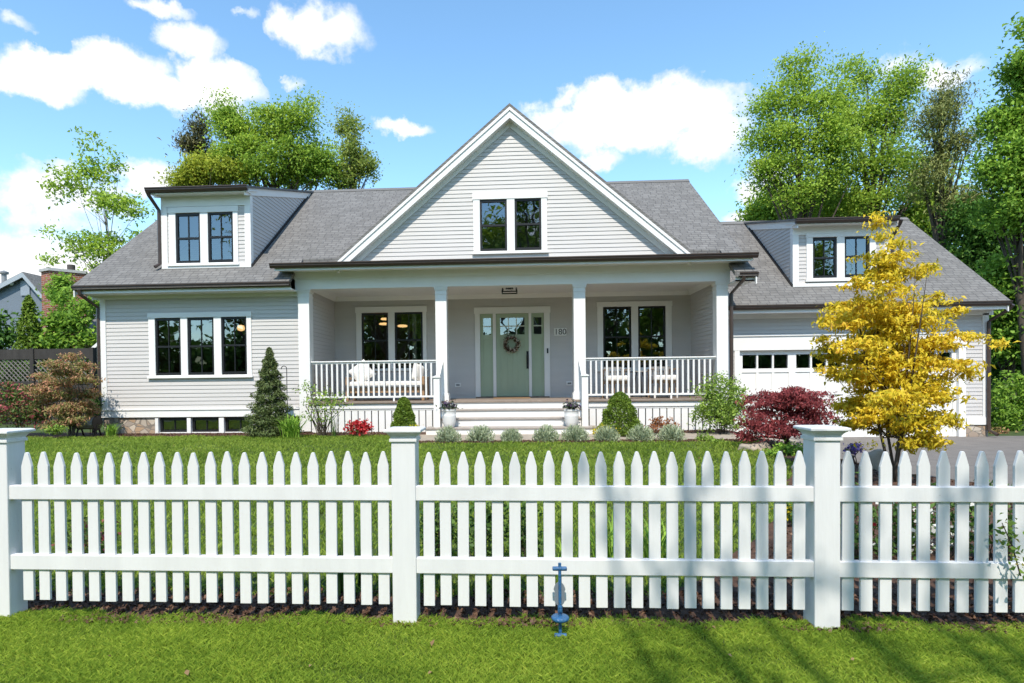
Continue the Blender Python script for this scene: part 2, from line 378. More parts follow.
# ------------------------------------------------------------------ ground
def sst(t): t = max(0.0, min(1.0, t)); return t * t * (3 - 2 * t)
def gz(x, y):
    base = 0.35 * max(0.0, min(1.0, (y - 3.9) / 6.9))
    w = sst((x - 4.4) / 1.3) * sst((y - 3.6) / 3.5)
    return base * (1 - w) + 0.04 * w
def interp(pts, y):
    if y <= pts[0][0]: return pts[0][1]
    for (a, b), (c, d) in zip(pts, pts[1:]):
        if y <= c: return b + (d - b) * (y - a) / (c - a)
    return pts[-1][1]
def sheet(name, ys, xl, xr, nx, dz, m):
    mb = MB(); vs = []; fs = []
    for y in ys:
        a, b = xl(y), xr(y)
        for i in range(nx + 1):
            x = a + (b - a) * i / nx; vs.append((x, y, gz(x, y) + dz))
    for j in range(len(ys) - 1):
        for i in range(nx): k = j * (nx + 1) + i; fs.append((k, k + 1, k + nx + 2, k + nx + 1))
    mb.add(vs, fs)
    return tag(mb.build(name, m, smooth=True), kind='structure')
def lin(a, b, n): return [a + (b - a) * i / n for i in range(n + 1)]
xs = [-400, -200, -90, -40] + lin(-20, 20, 80) + [40, 90, 200, 400]
ys = [-300, -120, -40, -15] + lin(-4, 22, 78) + [30, 50, 90, 180, 400]
mb = MB(); vs = [(x, y, gz(x, y)) for y in ys for x in xs]; nx = len(xs)
mb.add(vs, [(j * nx + i, j * nx + i + 1, (j + 1) * nx + i + 1, (j + 1) * nx + i) for j in range(len(ys) - 1) for i in range(nx - 1)])
tag(mb.build('ground', TURF, smooth=True), kind='structure')
LAWN_R = [(3.9, 0.9), (4.6, 1.5), (6, 2.7), (8, 3.6), (9.6, 4.2), (10.75, 4.1)]
def wob(y): return 0.06 * math.sin(y * 3.1) + 0.04 * math.sin(y * 7.3 + 1)
BED_R = [(3.9, 14), (6.3, 9.5), (7.0, 7.2), (8, 6.1), (9.2, 5.55), (14.58, 5.45)]
sheet('garden_bed', lin(3.50, 3.95, 4), lambda y: -12 + 0 * y, lambda y: 14, 120, 0.008, SOIL)
sheet('garden_bed', lin(3.95, 10.75, 34), lambda y: interp(LAWN_R, y) + wob(y), lambda y: interp(BED_R, y) + 0.15, 24, 0.008, SOIL)
sheet('garden_bed', lin(12.35, 13.7, 6), lambda y: -12.5, lambda y: -2.3, 40, 0.008, SOIL)
sheet('garden_bed', lin(10.75, 13.7, 12), lambda y: -2.3 + .5 * max(0, 1 - abs(y - 10.75) / 1.2), lambda y: interp(BED_R, y) + 0.15, 60, 0.008, SOIL)
sheet('driveway', lin(6.2, 14.7, 40), lambda y: interp(BED_R, y), lambda y: 40, 60, 0.016, ASPH)
def walk_edge(x): return 0
mb = MB()
wy0, wy1 = 11.08, 12.32                                  # stone walk to the steps, laid slab by slab with open joints
x = -2.0
while x < 5.5:
    w = random.uniform(0.55, 0.8); yj = random.uniform(11.55, 11.8)
    for (a, b) in ((wy0, yj), (yj + 0.012, wy1)):
        z = gz(x + w / 2, (a + b) / 2); mb.box(x, min(x + w - 0.012, 5.5), a, b, z - 0.05, z + 0.026)
    x += w
tag(mb.build('stone_path', TAN, bevel=0.006), kind='structure')

# ------------------------------------------------------------------ house
GZ0 = 0.35
house = thing('house', 'pale grey clapboard house with white trim, grey shingle roof, front porch and attached garage', 'house', (0, 13, GZ0))
def wall_rows(mb, outline, O, U, Nn, openings=(), pitch=0.0889, lip=0.0125, z0=None):
    O, U, Nn = Vector(O), Vector(U), Vector(Nn); n = len(outline)
    zs = [p[1] for p in outline]; zmin, zmax = min(zs), max(zs)
    def bounds(z):
        hit = []
        for i in range(n):
            (u0, a), (u1, b) = outline[i], outline[(i + 1) % n]
            if abs(a - b) < 1e-9:
                if abs(z - a) < 1e-7: hit += [u0, u1]
            elif min(a, b) - 1e-7 <= z <= max(a, b) + 1e-7: hit.append(u0 + (u1 - u0) * (z - a) / (b - a))
        return (min(hit), max(hit)) if hit else None
    def P(u, z, off): return tuple(O + U * u + Nn * off + Vector((0, 0, z)))
    zr = zmin if z0 is None else z0
    while zr < zmax - 1e-6:
        ze = zr + pitch
        cuts = sorted({max(zr, zmin), min(ze, zmax)} | {z for z in zs if zr < z < ze} | {z for o in openings for z in (o[2], o[3]) if max(zr, zmin) < z < min(ze, zmax)})
        for za, zb in zip(cuts, cuts[1:]):
            if zb - za < 1e-5: continue
            A, B = bounds(za + 1e-6), bounds(zb - 1e-6)
            if A is None or B is None: continue
            segs = [(A[0], A[1], B[0], B[1])]
            for (u0, u1, c, d) in openings:
                if c <= za + 1e-6 and d >= zb - 1e-6:
                    ns = []
                    for (l0, r0, l1, r1) in segs:
                        if u1 <= min(l0, l1) or u0 >= max(r0, r1): ns.append((l0, r0, l1, r1)); continue
                        if u0 > l0: ns.append((l0, u0, l1, u0))
                        if u1 < r0: ns.append((u1, r0, u1, r1))
                    segs = ns
            oa, ob = lip * (1 - (za - zr) / pitch), lip * (1 - (zb - zr) / pitch)
            for (l0, r0, l1, r1) in segs:
                mb.add([P(l0, za, oa), P(r0, za, oa), P(r1, zb, ob), P(l1, zb, ob)], [(0, 1, 2, 3)])
                if abs(za - zr) < 1e-6: mb.add([P(l0, za, 0), P(r0, za, 0), P(r0, za, oa), P(l0, za, oa)], [(0, 1, 2, 3)])
        zr = ze
XU, YU = (1, 0, 0), (0, 1, 0); FR = (0, -1, 0)
def siding(name, outline, O, U, Nn, openings=(), label=None, **k):
    mb = MB(); wall_rows(mb, outline, O, U, Nn, openings, **k)
    me_o = mb.build(name, SIDING, house)
    return me_o

def window(cx0, cx1, cz0, cz1, units, Y, muntin=True, sill=True, lowmunt=True, mid=True):
    """casing rectangle and sash units [(x0,x1,z0,z1)] in world x,z; wall plane at y = Y, facing -y. Returns hole"""
    mb = MB(); yf = Y - 0.035
    zt = max(u[3] for u in units); zb = min(u[2] for u in units)
    mb.box(cx0 - 0.015, cx1 + 0.015, yf - 0.012, Y + 0.02, zt, cz1)                     # head
    mb.box(cx0, cx1, yf, Y + 0.02, cz0 + 0.045, zb)
    if sill: mb.box(cx0 - 0.03, cx1 + 0.03, yf - 0.035, Y + 0.02, cz0, cz0 + 0.045)
    else: mb.box(cx0, cx1, yf + 0.001, Y + 0.02, cz0, cz0 + 0.045)
    edges = [cx0] + [v for u in units for v in (u[0], u[1])] + [cx1]
    for i in range(0, len(edges), 2): mb.box(edges[i], edges[i + 1], yf, Y + 0.05, zb, zt)
    w = mb.build('window', WHITE, house, bevel=0.004)
    for (x0, x1, z0, z1) in units:
        s = MB(); t = 0.045; y0, y1 = Y - 0.012, Y + 0.045; zm = z0 + (z1 - z0) * 0.505
        s.box(x0, x0 + t, y0, y1, z0, z1); s.box(x1 - t, x1, y0, y1, z0, z1)
        s.box(x0 + t, x1 - t, y0, y1, z0, z0 + 0.06); s.box(x0 + t, x1 - t, y0, y1, z1 - t, z1)
        if mid: s.box(x0 + t, x1 - t, y0, y1 - 0.005, zm - 0.022, zm + 0.022)
        if muntin:
            xm = (x0 + x1) / 2
            s.box(xm - 0.009, xm + 0.009, y0 + 0.012, y0 + 0.04, z0 + 0.06, z1 - t)
        s.build('sash', BLACKF, w)
        g = MB(); g.add([(x0 + t - .005, Y + 0.02, z0 + .05), (x1 - t + .005, Y + 0.02, z0 + .05), (x1 - t + .005, Y + 0.02, z1 - t + .005), (x0 + t - .005, Y + 0.02, z1 - t + .005)], [(0, 1, 2, 3)])
        g.build('pane', GLASS, w)
    return (cx0 + 0.005, cx1 - 0.005, cz0 + 0.005, cz1 - 0.005)
def pxwin(c, units, Y, **k):
    """pixel rectangles measured on the photograph -> world rectangles on the wall plane"""
    a, b = at(c[0], (c[1] + c[3]) / 2, Y)[0], at(c[2], (c[1] + c[3]) / 2, Y)[0]
    pm = (c[0] + c[2]) / 2; z1, z0 = az(c[1], Y, pm), az(c[3], Y, pm)
    us = [(at(u[0], (u[1] + u[3]) / 2, Y)[0], at(u[2], (u[1] + u[3]) / 2, Y)[0], az(u[3], Y, pm), az(u[1], Y, pm)) for u in units]
    return window(a, b, z0, z1, us, Y, **k)

# main measures (metres)
YF, YW, YP = 13.2, 13.30, 15.2            # column fronts, wing wall, porch back wall
XL, XR = -9.455, 4.62                     # ends of the main block
ZF = 1.045                                # porch floor
CLX, CRX = -4.565, 4.36                   # inner faces of corner columns
ROOF_Y0, ROOF_Z0, RIDGE_Y, RIDGE_Z = 12.78, 3.69, 17.7, 7.22
SL = (RIDGE_Z - ROOF_Z0) / (RIDGE_Y - ROOF_Y0)
def rz(y): return ROOF_Z0 + SL * (y - ROOF_Y0)
G_Y, G_Y0, G_Z0, G_RY, G_RZ = 14.6, 14.12, 3.16, 17.7, 5.97
GSL = (G_RZ - G_Z0) / (G_RY - G_Y0)
def grz(y): return G_Z0 + GSL * (y - G_Y0)
GX1 = 10.98
BACK_Y = 22.0

# roofs
th = 0.09
def slab(mb, x0, x1, pts, t=th):
    (y0, z0), (y1, z1) = pts; mb.prism([(y0, z0), (y1, z1), (y1, z1 - t), (y0, z0 - t)], x0, x1, 'x')
mb = MB()
slab(mb, -9.74, -4.86, ((ROOF_Y0, ROOF_Z0), (RIDGE_Y, RIDGE_Z)))
slab(mb, -4.86, 4.60, ((13.7, rz(13.7)), (RIDGE_Y, RIDGE_Z)))
slab(mb, 4.60, 5.06, ((ROOF_Y0, ROOF_Z0), (RIDGE_Y, RIDGE_Z)))
mb.prism([(RIDGE_Y, RIDGE_Z), (22.6, 3.7), (22.6, 3.7 - th), (RIDGE_Y, RIDGE_Z - th)], -9.74, 5.06, 'x')
roof = mb.build('roof', SHING_X, house)
m2 = MB(); m2.prism([(RIDGE_Y - .14, RIDGE_Z - .085), (RIDGE_Y, RIDGE_Z + .025), (RIDGE_Y + .14, RIDGE_Z - .085)], -9.75, 5.07, 'x'); m2.build('ridge_cap', SHING_Y, roof)
mb = MB()
slab(mb, 4.66, 11.12, ((G_Y0, G_Z0), (G_RY, G_RZ)))
mb.prism([(G_RY, G_RZ), (21.3, 3.15), (21.3, 3.15 - th), (G_RY, G_RZ - th)], 4.66, 11.12, 'x')
groof = mb.build('roof', SHING_X, house)
m2 = MB(); m2.prism([(G_RY - .14, G_RZ - .09), (G_RY, G_RZ + .025), (G_RY + .14, G_RZ - .09)], 4.66, 11.13, 'x'); m2.build('ridge_cap', SHING_Y, groof)
# porch shed roof
mb = MB(); slab(mb, -5.2, 5.0, ((12.68, 4.055), (13.9, 4.195)), 0.05); mb.build('porch_roof', SHING_X, house)

# front gable
GY = 13.2; RY = 12.97
axx, azz = at(508, 103, RY); lx, lz = at(336, 260, RY); rx_, rz_ = at(692, 250, RY)
ap = ((lx + rx_) / 2, azz); hw = (rx_ - lx) / 2; gsl = (azz - (lz + rz_) / 2) / hw
def gline(x, d=0): return ap[1] - d - gsl * abs(x - ap[0])
mb = MB(); t = 0.075
for s in (-1, 1):
    e = hw + 0.02
    mb.prism([(ap[0], ap[1]), (ap[0] + s * e, ap[1] - gsl * e), (ap[0] + s * e, ap[1] - gsl * e - t), (ap[0], ap[1] - t)], RY, 18.4, 'y')
mb.build('gable_roof', SHING_Y, house)
fd = 0.235                                # rake fascia and soffit
mb = MB()
for s in (-1, 1):
    e = hw
    mb.prism([(ap[0], ap[1] - t), (ap[0] + s * e, ap[1] - gsl * e - t), (ap[0] + s * e, ap[1] - gsl * e - fd - t), (ap[0], ap[1] - fd - t)], RY + 0.003, RY + 0.035, 'y')
    mb.prism([(ap[0], ap[1] - t - .01), (ap[0] + s * e, ap[1] - gsl * e - t - .01), (ap[0] + s * e, ap[1] - gsl * e - 0.08 - t), (ap[0], ap[1] - 0.08 - t)], RY - 0.022, RY + 0.003, 'y')
mb.build('rake_board', WHITE, house)
mb = MB()
for s in (-1, 1):
    e = hw - 0.02; o = fd + t - 0.03
    mb.prism([(ap[0], ap[1] - o), (ap[0] + s * e, ap[1] - gsl * e - o), (ap[0] + s * e, ap[1] - gsl * e - o - .02), (ap[0], ap[1] - o - .02)], RY + 0.035, GY + 0.02, 'y')
    o += 0.02
    mb.prism([(ap[0], ap[1] - o), (ap[0] + s * e, ap[1] - gsl * e - o), (ap[0] + s * e, ap[1] - gsl * e - o - .13), (ap[0], ap[1] - o - .13)], GY - 0.03, GY + 0.02, 'y')
mb.build('rake_soffit', WHITE, house)
hole = pxwin((473.4, 193, 547, 254), [(480, 199.7, 507, 251), (514.7, 199.2, 541.3, 250.6)], GY, muntin=False)
wo = fd + t + 0.05
gb = 4.08
xb = (ap[1] - wo - gb) / gsl
siding('gable_wall', [(ap[0] - xb, gb), (ap[0] + xb, gb), (ap[0], ap[1] - wo)], (0, GY, 0), XU, FR, [hole])

# wing wall
zf_top = az(298, YW, 200); wt0, wt1 = az(417.3, YW, 150), az(409, YW, 150)
hole = pxwin((149.5, 312.5, 252, 378), [(156, 318, 181.5, 375), (188.3, 318, 214.6, 375), (222, 317.5, 247.3, 374.5)], YW)
siding('wing_wall', [(XL, wt1), (-4.82, wt1), (-4.82, zf_top + .02), (XL, zf_top + .02)], (0, YW, 0), XU, FR, [hole])
mb = MB()
mb.box(XL - .02, XL + .11, YW - .03, YW + .02, wt1, zf_top)                             # corner board
mb.box(XL - .021, -4.82, YW - .045, YW + .02, wt0, wt1 - .03); mb.box(XL - .04, -4.82, YW - .065, YW + .02, wt1 - .03, wt1)   # water table
mb.build('corner_board', WHITE, house, bevel=.004)
mb = MB(); mb.box(-9.66, -4.83, YW - .03, YW + .02, zf_top, 3.52); mb.build('frieze', WHITE, house)
mb = MB(); mb.box(-9.70, -4.83, 12.86, YW - .002, 3.515, 3.54); mb.build('soffit', WHITE, house)
def gutter(x0, x1, yb, zt, name='gutter'):
    """k-style gutter hung on y = yb, top at zt"""
    mb = MB(); mb.prism([(yb, zt), (yb - .105, zt), (yb - .105, zt - .02), (yb - .085, zt - .035), (yb - .085, zt - .055), (yb - .055, zt - .10), (yb, zt - .10)], x0, x1, 'x')
    return mb.build(name, BRONZE, house)
gutter(-9.76, -4.84, 12.86, 3.675)
mb = MB(); mb.box(-9.72, -4.85, 12.861, 12.885, 3.51, 3.60); mb.build('fascia', WHITE, house)
# ends, back, floors
pent = [(YW, GZ0), (BACK_Y, GZ0), (BACK_Y, 3.55), (RIDGE_Y, RIDGE_Z - .12), (YW, 3.62)]
siding('end_wall', pent, (XL, 0, 0), YU, (-1, 0, 0))
pent2 = [(YF + .28, GZ0), (BACK_Y, GZ0), (BACK_Y, 3.55), (RIDGE_Y, RIDGE_Z - .12), (YF + .28, rz(YF + .28) - .12)]
siding('end_wall', pent2, (XR, 0, 0), YU, (1, 0, 0))
mb = MB(); mb.box(XL + .02, XR - .02, BACK_Y, BACK_Y + .1, GZ0, 3.6); mb.build('back_wall', SIDING, house)
mb = MB(); mb.box(XL + .02, -4.66, YW + .06, 19.4, 0.98, ZF + .01); mb.box(-4.66, XR - .02, YP + .06, 19.4, 0.98, ZF + .01); mb.build('interior_floor', FLOORW, house)
mb = MB()
mb.box(XL + .02, -4.66, YW + .06, 19.4, 3.50, 3.60); mb.box(-4.66, XR - .02, YP + .06, 19.4, 3.50, 3.60)
mb.box(XL + .02, XR - .02, 19.4, 19.5, 0.5, 6.0); mb.box(-2.6, -2.5, YP + .1, 19.4, ZF, 3.5); mb.box(1.9, 2.0, YP + .1, 19.4, ZF, 3.5); mb.box(-4.72, -4.62, YP + .02, 17.6, ZF, 3.5)
mb.build('interior_wall', ROOM, house)
# rake boards on the ends of the main roof
for x in (-9.735, 5.03):
    mb = MB()
    for (ya, za, yb_, zb_) in ((ROOF_Y0 + .02, ROOF_Z0 + .014, RIDGE_Y, RIDGE_Z), (22.58, 3.715, RIDGE_Y, RIDGE_Z)):
        mb.prism([(ya, za - th), (yb_, zb_ - th), (yb_, zb_ - th - .18), (ya, za - th - .18)], x, x + .025, 'x')
    mb.build('rake_board', WHITE, house)
mb = MB()
mb.prism([(G_Y0 + .02, G_Z0 + .015 - th), (G_RY, G_RZ - th), (G_RY, G_RZ - th - .17), (G_Y0 + .02, G_Z0 + .015 - th - .17)], 11.08, 11.105, 'x')
mb.build('rake_board', WHITE, house)

# foundation and basement windows
mb = MB(); mb.box(XL + .02, at(157, 425, YW)[0], YW + .0, YW + .25, 0.1, wt0 - .002); mb.build('stone_foundation', STONE, house)
mb = MB(); mb.box(at(157, 425, YW)[0], -4.75, YW + .2, YW + .26, 0.1, wt0); mb.build('foundation', mat('dark_concrete', (.10, .095, .09), .9, var=.3), house)
zb = 0.36; zt_ = wt0 - .02
for (a, b) in ((159, 187.6), (191.4, 219.5), (224.5, 254)):
    xa, xb_ = at(a, 425, YW)[0], at(b, 425, YW)[0]
    mb = MB(); mb.box(xa - .075, xa - .001, YW - .03, YW + .19, zb - .05, zt_ - .001); mb.box(xb_ + .001, xb_ + .06, YW - .031, YW + .19, zb - .05, zt_ - .002); mb.box(xa, xb_, YW + .02, YW + .1, zb - .1, zb + .02)
    w = mb.build('basement_window', WHITE, house)
    s = MB(); s.box(xa, xa + .05, YW + .05, YW + .1, zb + .02, zt_); s.box(xb_ - .05, xb_, YW + .05, YW + .1, zb + .02, zt_); s.box(xa + .05, xb_ - .05, YW + .05, YW + .1, zt_ - .06, zt_); s.box(xa + .05, xb_ - .05, YW + .05, YW + .1, zb + .02, zb + .06)
    xm = (xa + xb_) / 2; s.box(xm - .012, xm + .012, YW + .06, YW + .09, zb + .06, zt_ - .06); s.build('sash', BLACKF, w)
    g = MB(); g.add([(xa, YW + .08, zb), (xb_, YW + .08, zb), (xb_, YW + .08, zt_), (xa, YW + .08, zt_)], [(0, 1, 2, 3)]); g.build('pane', GLASS, w)

# ------------------------------------------------------------------ porch
bz0 = az(285.7, YF, 500); bz1 = 3.955
mb = MB()
mb.box(-4.87, 4.64, YF - .03, YF + .30, bz0, bz1); mb.box(-4.90, 4.67, YF - .055, YF + .30, bz0 + .235, bz1 - .001)
mb.box(-4.885, 4.655, YF - .04, YF + .29, bz0 + .215, bz0 + .236)
mb.box(-4.869, CLX - .03, YF + .3, YP, bz0 + .002, bz1 - .01); mb.box(CRX + .03, 4.639, YF + .3, YP, bz0 + .002, bz1 - .01)
mb.build('porch_beam', WHITE, house, bevel=.004)
mb = MB(); mb.box(-5.15, 4.95, 12.74, YF - .055, 3.935, 3.957); mb.box(-5.15, 4.95, 12.725, 12.742, 3.90, 4.0)
mb.box(-5.15, -4.901, YF - .055, 13.6, 3.936, 3.957); mb.box(4.671, 4.95, YF - .055, 13.6, 3.936, 3.957)
for s, x0, x1 in ((-1, -5.15, -5.13), (1, 4.93, 4.95)): mb.prism([(12.742, 3.957), (12.742, 4.01), (13.85, 4.14), (13.85, 3.957)], x0, x1, 'x')
mb.build('soffit', WHITE, house)
gutter(-5.23, 5.03, 12.725, 4.05)
gutter(4.70, 5.08, 12.86, 3.675)
mb = MB(); mb.box(4.64, 5.04, 12.862, YF + .35, 3.50, 3.53); mb.box(4.64, 5.04, 12.862, 12.88, 3.50, 3.6); mb.build('soffit', WHITE, house)
zc = 3.66
mb = MB(); mb.box(CLX - .03, CRX + .03, YF + .28, YP, zc, zc + .04); mb.build('porch_ceiling', WHITE, house)
mb = MB()
mb.prism([(YP, zc), (YP - .09, zc), (YP - .02, zc - .10), (YP, zc - .10)], CLX - .03, CRX + .03, 'x')
mb.prism([(CLX - .035, zc), (CLX + .055, zc), (CLX - .015, zc - .1), (CLX - .035, zc - .1)], YF + .3, YP - .02, 'y')
mb.prism([(CRX + .035, zc), (CRX - .055, zc), (CRX + .015, zc - .1), (CRX + .035, zc - .1)], YF + .3, YP - .02, 'y')
mb.build('crown_moulding', WHITE, house)
wl = pxwin((356.5, 306.7, 426.7, 371), [(362, 313, 388.5, 368.5), (395, 312.5, 423, 368.5)], YP)
wr = pxwin((597.3, 301.5, 671.6, 371), [(603, 307, 631.2, 367.5), (638, 306.5, 665.5, 367.5)], YP)
dx0, dx1 = ax(475.2, YP, 350), ax(550, YP, 350); dz1 = az(307, YP, 512)
siding('porch_wall', [(CLX - .03, ZF), (CRX + .03, ZF), (CRX + .03, zc), (CLX - .03, zc)], (0, YP, 0), XU, FR, [wl, wr, (dx0 + .01, dx1 - .01, ZF - .1, dz1 - .01)])
siding('porch_side_wall', [(YF + .27, ZF), (YP, ZF), (YP, zc), (YF + .27, zc)], (CLX - .03, 0, 0), YU, (1, 0, 0))
siding('porch_side_wall', [(YF + .27, ZF), (YP, ZF), (YP, zc), (YF + .27, zc)], (CRX + .03, 0, 0), YU, (-1, 0, 0))
# columns
def column(x0, x1, corner=False):
    mb = MB(); mb.box(x0, x1, YF, YF + .255, ZF - (0.66 if corner else 0), bz0)
    c = mb.build('column', WHITE, house, bevel=.005)
    k = MB(); k.box(x0 - .012, x1 + .012, YF - .012, YF + .267, bz0 - .16, bz0 - .14); k.box(x0 - .018, x1 + .018, YF - .018, YF + .273, bz0 - .07, bz0 - .03); k.box(x0 - .03, x1 + .03, YF - .03, YF + .285, bz0 - .0305, bz0 - .001)
    k.build('capital', WHITE, c, bevel=.003)
    if not corner:
        k = MB(); k.box(x0 - .03, x1 + .03, YF - .03, YF + .285, ZF, ZF + .13); k.box(x0 - .018, x1 + .018, YF - .018, YF + .273, ZF + .13, ZF + .165)
        k.build('base', WHITE, c, bevel=.004)
column(-4.82, CLX, True); column(CRX, 4.605, True); column(-1.73, -1.48); column(1.305, 1.56)
# deck, fascia, skirt
mb = MB(); mb.box(CLX - .03, CRX + .03, YF - .06, YP, ZF - .045, ZF); mb.build('porch_floor', DECK, house, bevel=.006)
for (a, b) in ((CLX, -1.78), (1.61, CRX)):
    mb = MB()
    mb.box(a, b, YF - .02, YF + .03, ZF - .16, ZF - .046); mb.box(a, b, YF - .001, YF + .03, ZF - .2, ZF - .1601)
    n = int((b - a) / .152)
    for i in range(n + 1):
        xa = a + i * .152; mb.box(xa + .022, min(xa + .152, b), YF + .005, YF + .025, GZ0 - .02, ZF - .2)
    mb.build('porch_skirt', WHITE, house)
mb = MB(); mb.box(CLX, CRX, YF + .05, YF + .07, GZ0 - .02, ZF - .05); mb.build('skirt_gap_shade', mat('gap_shade_black', (.02, .02, .02), .9), house)  # near-black sheet: shade behind the skirt gaps put in as colour
# steps
sx0, sx1 = -1.66, 1.50
mb = MB(); mr = MB()
for k in range(1, 4):
    z = ZF - .174 * k; yf = YF - .06 - .3 * k
    e = .17 if k == 3 else 0
    mb.box(sx0 - e, sx1 + e, yf, yf + .33, z - .035, z)
    mr.box(sx0 - e, sx1 + e, yf + .03, yf + .31, z - .174, z - .035)
mr.box(sx0, sx1, YF - .03, YF + .04, ZF - .174, ZF - .046)
mb.build('stair_tread', mat('weathered_tread_boards', (.42, .37, .33), .6, var=.25, vscale=10, stretch=(1, 8, 1)), house, bevel=.006); mr.build('stair_riser', WHITE, house)
# railings
def railing(x0, x1):
    y = YF + .10; zt = 1.955
    mb = MB(); mb.box(x0, x1, y - .045, y + .045, zt - .028, zt); mb.box(x0, x1, y - .02, y + .02, zt - .065, zt - .0281)
    r = mb.build('railing', WHITE, house, bevel=.005)
    mb = MB(); mb.box(x0, x1, y - .022, y + .022, 1.125, 1.165); mb.build('bottom_rail', WHITE, r)
    n = int(round((x1 - x0) / .119)); me = None
    for i in range(1, n):
        x = x0 + (x1 - x0) * i / n
        if me is None:
            mb = MB(); mb.box(x - .019, x + .019, y - .019, y + .019, 1.165, zt - .065); b0 = mb.build('baluster', WHITE, r); me = x
        else:
            b = b0.copy(); COL.objects.link(b); b.location = b0.location + Vector((x - me, 0, 0))
    for t in (.27, .66):
        x = x0 + (x1 - x0) * t; mb = MB(); mb.box(x - .018, x + .018, y - .018, y + .018, ZF, 1.125); mb.build('support_block', WHITE, r)
railing(CLX, -1.73); railing(1.56, CRX)
for s, xn in ((-1, ax(437, 12.4)), (1, ax(584.5, 12.4))):
    mb = MB(); yn = 12.38; zn0 = ZF - .522; zn1 = az(377, yn, 500)
    mb.box(xn - .065, xn + .065, yn - .065, yn + .065, zn0, zn1)
    nw = mb.build('newel_post', WHITE, house, bevel=.004)
    k = MB(); k.box(xn - .085, xn + .085, yn - .085, yn + .085, zn1, zn1 + .025); k.lathe([(.07, zn1 + .025), (.0, zn1 + .055)], (xn, yn, 0), square=True); k.build('post_cap', WHITE, nw)
    mb = MB(); p0, p1 = Vector((xn, yn + .07, zn1 - .04)), Vector((xn, YF, zn1 - .04 + (YF - yn - .07) * .55))
    mb.beam(p0, p1, .085, .04); mb.beam(p0 - Vector((0, 0, .72)), p1 - Vector((0, 0, .72)), .045, .05)
    hr = mb.build('handrail', WHITE, house)
    for i in range(1, 6):
        q = p0.lerp(p1, i / 6); b = MB(); b.box(q.x - .019, q.x + .019, q.y - .019, q.y + .019, q.z - .7, q.z - .02); b.build('baluster', WHITE, hr)

# front door
def P(px, py): return at(px, py, YP)
mb = MB(); x0, x1 = dx0, dx1; fx0, fx1 = ax(480.3, YP, 350), ax(544.2, YP, 350); fz1 = az(313.6, YP)
mb.box(x0, fx0, YP - .04, YP + .02, ZF, fz1); mb.box(fx1, x1, YP - .04, YP + .02, ZF, fz1); mb.box(x0 - .02, x1 + .02, YP - .045, YP + .02, fz1, dz1)
m0, m1, m2_, m3 = ax(493, YP, 350), ax(496.2, YP, 350), ax(528.8, YP, 350), ax(531.6, YP, 350)
mb.box(m0, m1, YP - .02, YP + .05, ZF, fz1); mb.box(m2_, m3, YP - .02, YP + .05, ZF, fz1)
mb.build('door_casing', WHITE, house, bevel=.004)
mb = MB(); mb.box(fx0 - .12, fx1 + .12, YP - .10, YP + .03, ZF + .001, ZF + .035); mb.build('threshold', DECK, house)
def leaf(xa, xb, cols, gx0, gx1, gz0_, gz1_, name, rows=2):
    """door leaf with a glazed opening gx0..gx1, gz0..gz1 split into cols x rows lights"""
    y0, y1 = YP + .005, YP + .05; z0, z1 = ZF + .04, fz1 - .004; mb = MB()
    mb.box(xa + .003, gx0, y0, y1, z0, z1); mb.box(gx1, xb - .003, y0, y1, z0, z1); mb.box(gx0, gx1, y0, y1, gz1_, z1); mb.box(gx0, gx1, y0 + .012, y1, z0 + .12, gz0_ - .12)
    mb.box(gx0, gx1, y0, y1, gz0_ - .12, gz0_); mb.box(gx0, gx1, y0, y1, z0, z0 + .12)
    n = max(1, int((gx1 - gx0) / .12))
    for i in range(1, n):
        x = gx0 + (gx1 - gx0) * i / n; mb.box(x - .05, x + .05, y0 + .008, y0 + .013, z0 + .12, gz0_ - .12)
    d = mb.build(name, SAGE, house, bevel=.003)
    t = MB()
    for i in range(1, cols): x = gx0 + (gx1 - gx0) * i / cols; t.box(x - .012, x + .012, y0 - .004, y0 + .03, gz0_, gz1_)
    for i in range(1, rows): z = gz0_ + (gz1_ - gz0_) * i / rows; t.box(gx0, gx1, y0 - .005, y0 + .03, z - .012, z + .012)
    t.build('muntin', mat('pale_sage_muntins', (.62, .66, .58), .5), d)
    g = MB(); g.add([(gx0, y0 + .02, gz0_), (gx1, y0 + .02, gz0_), (gx1, y0 + .02, gz1_), (gx0, y0 + .02, gz1_)], [(0, 1, 2, 3)]); g.build('pane', GLASS, d)
    return d
gz_a, gz_b = az(334.7, YP), az(317.8, YP)
door = leaf(m1, m2_, 3, ax(500.2, YP, 330), ax(524.6, YP, 330), gz_a, gz_b, 'front_door')
leaf(fx0, m0, 1, ax(483.2, YP, 330), ax(491, YP, 330), gz_a, gz_b, 'sidelight'); leaf(m3, fx1, 1, ax(533.6, YP, 330), ax(541.5, YP, 330), gz_a, gz_b, 'sidelight')
hx = ax(527.6, YP, 360); mb = MB(); mb.box(hx - .03, hx + .03, YP - .006, YP + .004, az(369, YP), az(351.5, YP)); mb.tube([(hx, YP - .006, az(366, YP)), (hx, YP - .05, az(365, YP)), (hx, YP - .05, az(356.5, YP)), (hx, YP - .006, az(355.5, YP))], .011, 8); mb.build('door_handle', BLACKM, door)
bx = ax(547.5, YP, 351); mb = MB(); mb.box(bx - .018, bx + .018, YP - .062, YP - .04, az(354, YP), az(349, YP)); mb.build('doorbell', BLACKM, house, bevel=.005)
for px, py in ((458, 385), (569.3, 383.3)):
    x, z = P(px, py); mb = MB(); mb.box(x - .075, x + .075, YP - .03, YP, z - .05, z + .05); o = mb.build('outlet_cover', WHITE, house, bevel=.006)
    k = MB(); k.box(x - .045, x + .045, YP - .034, YP - .0301, z - .02, z + .02); k.build('outlet', mat('grey_plastic', (.16, .16, .16), .5), o)

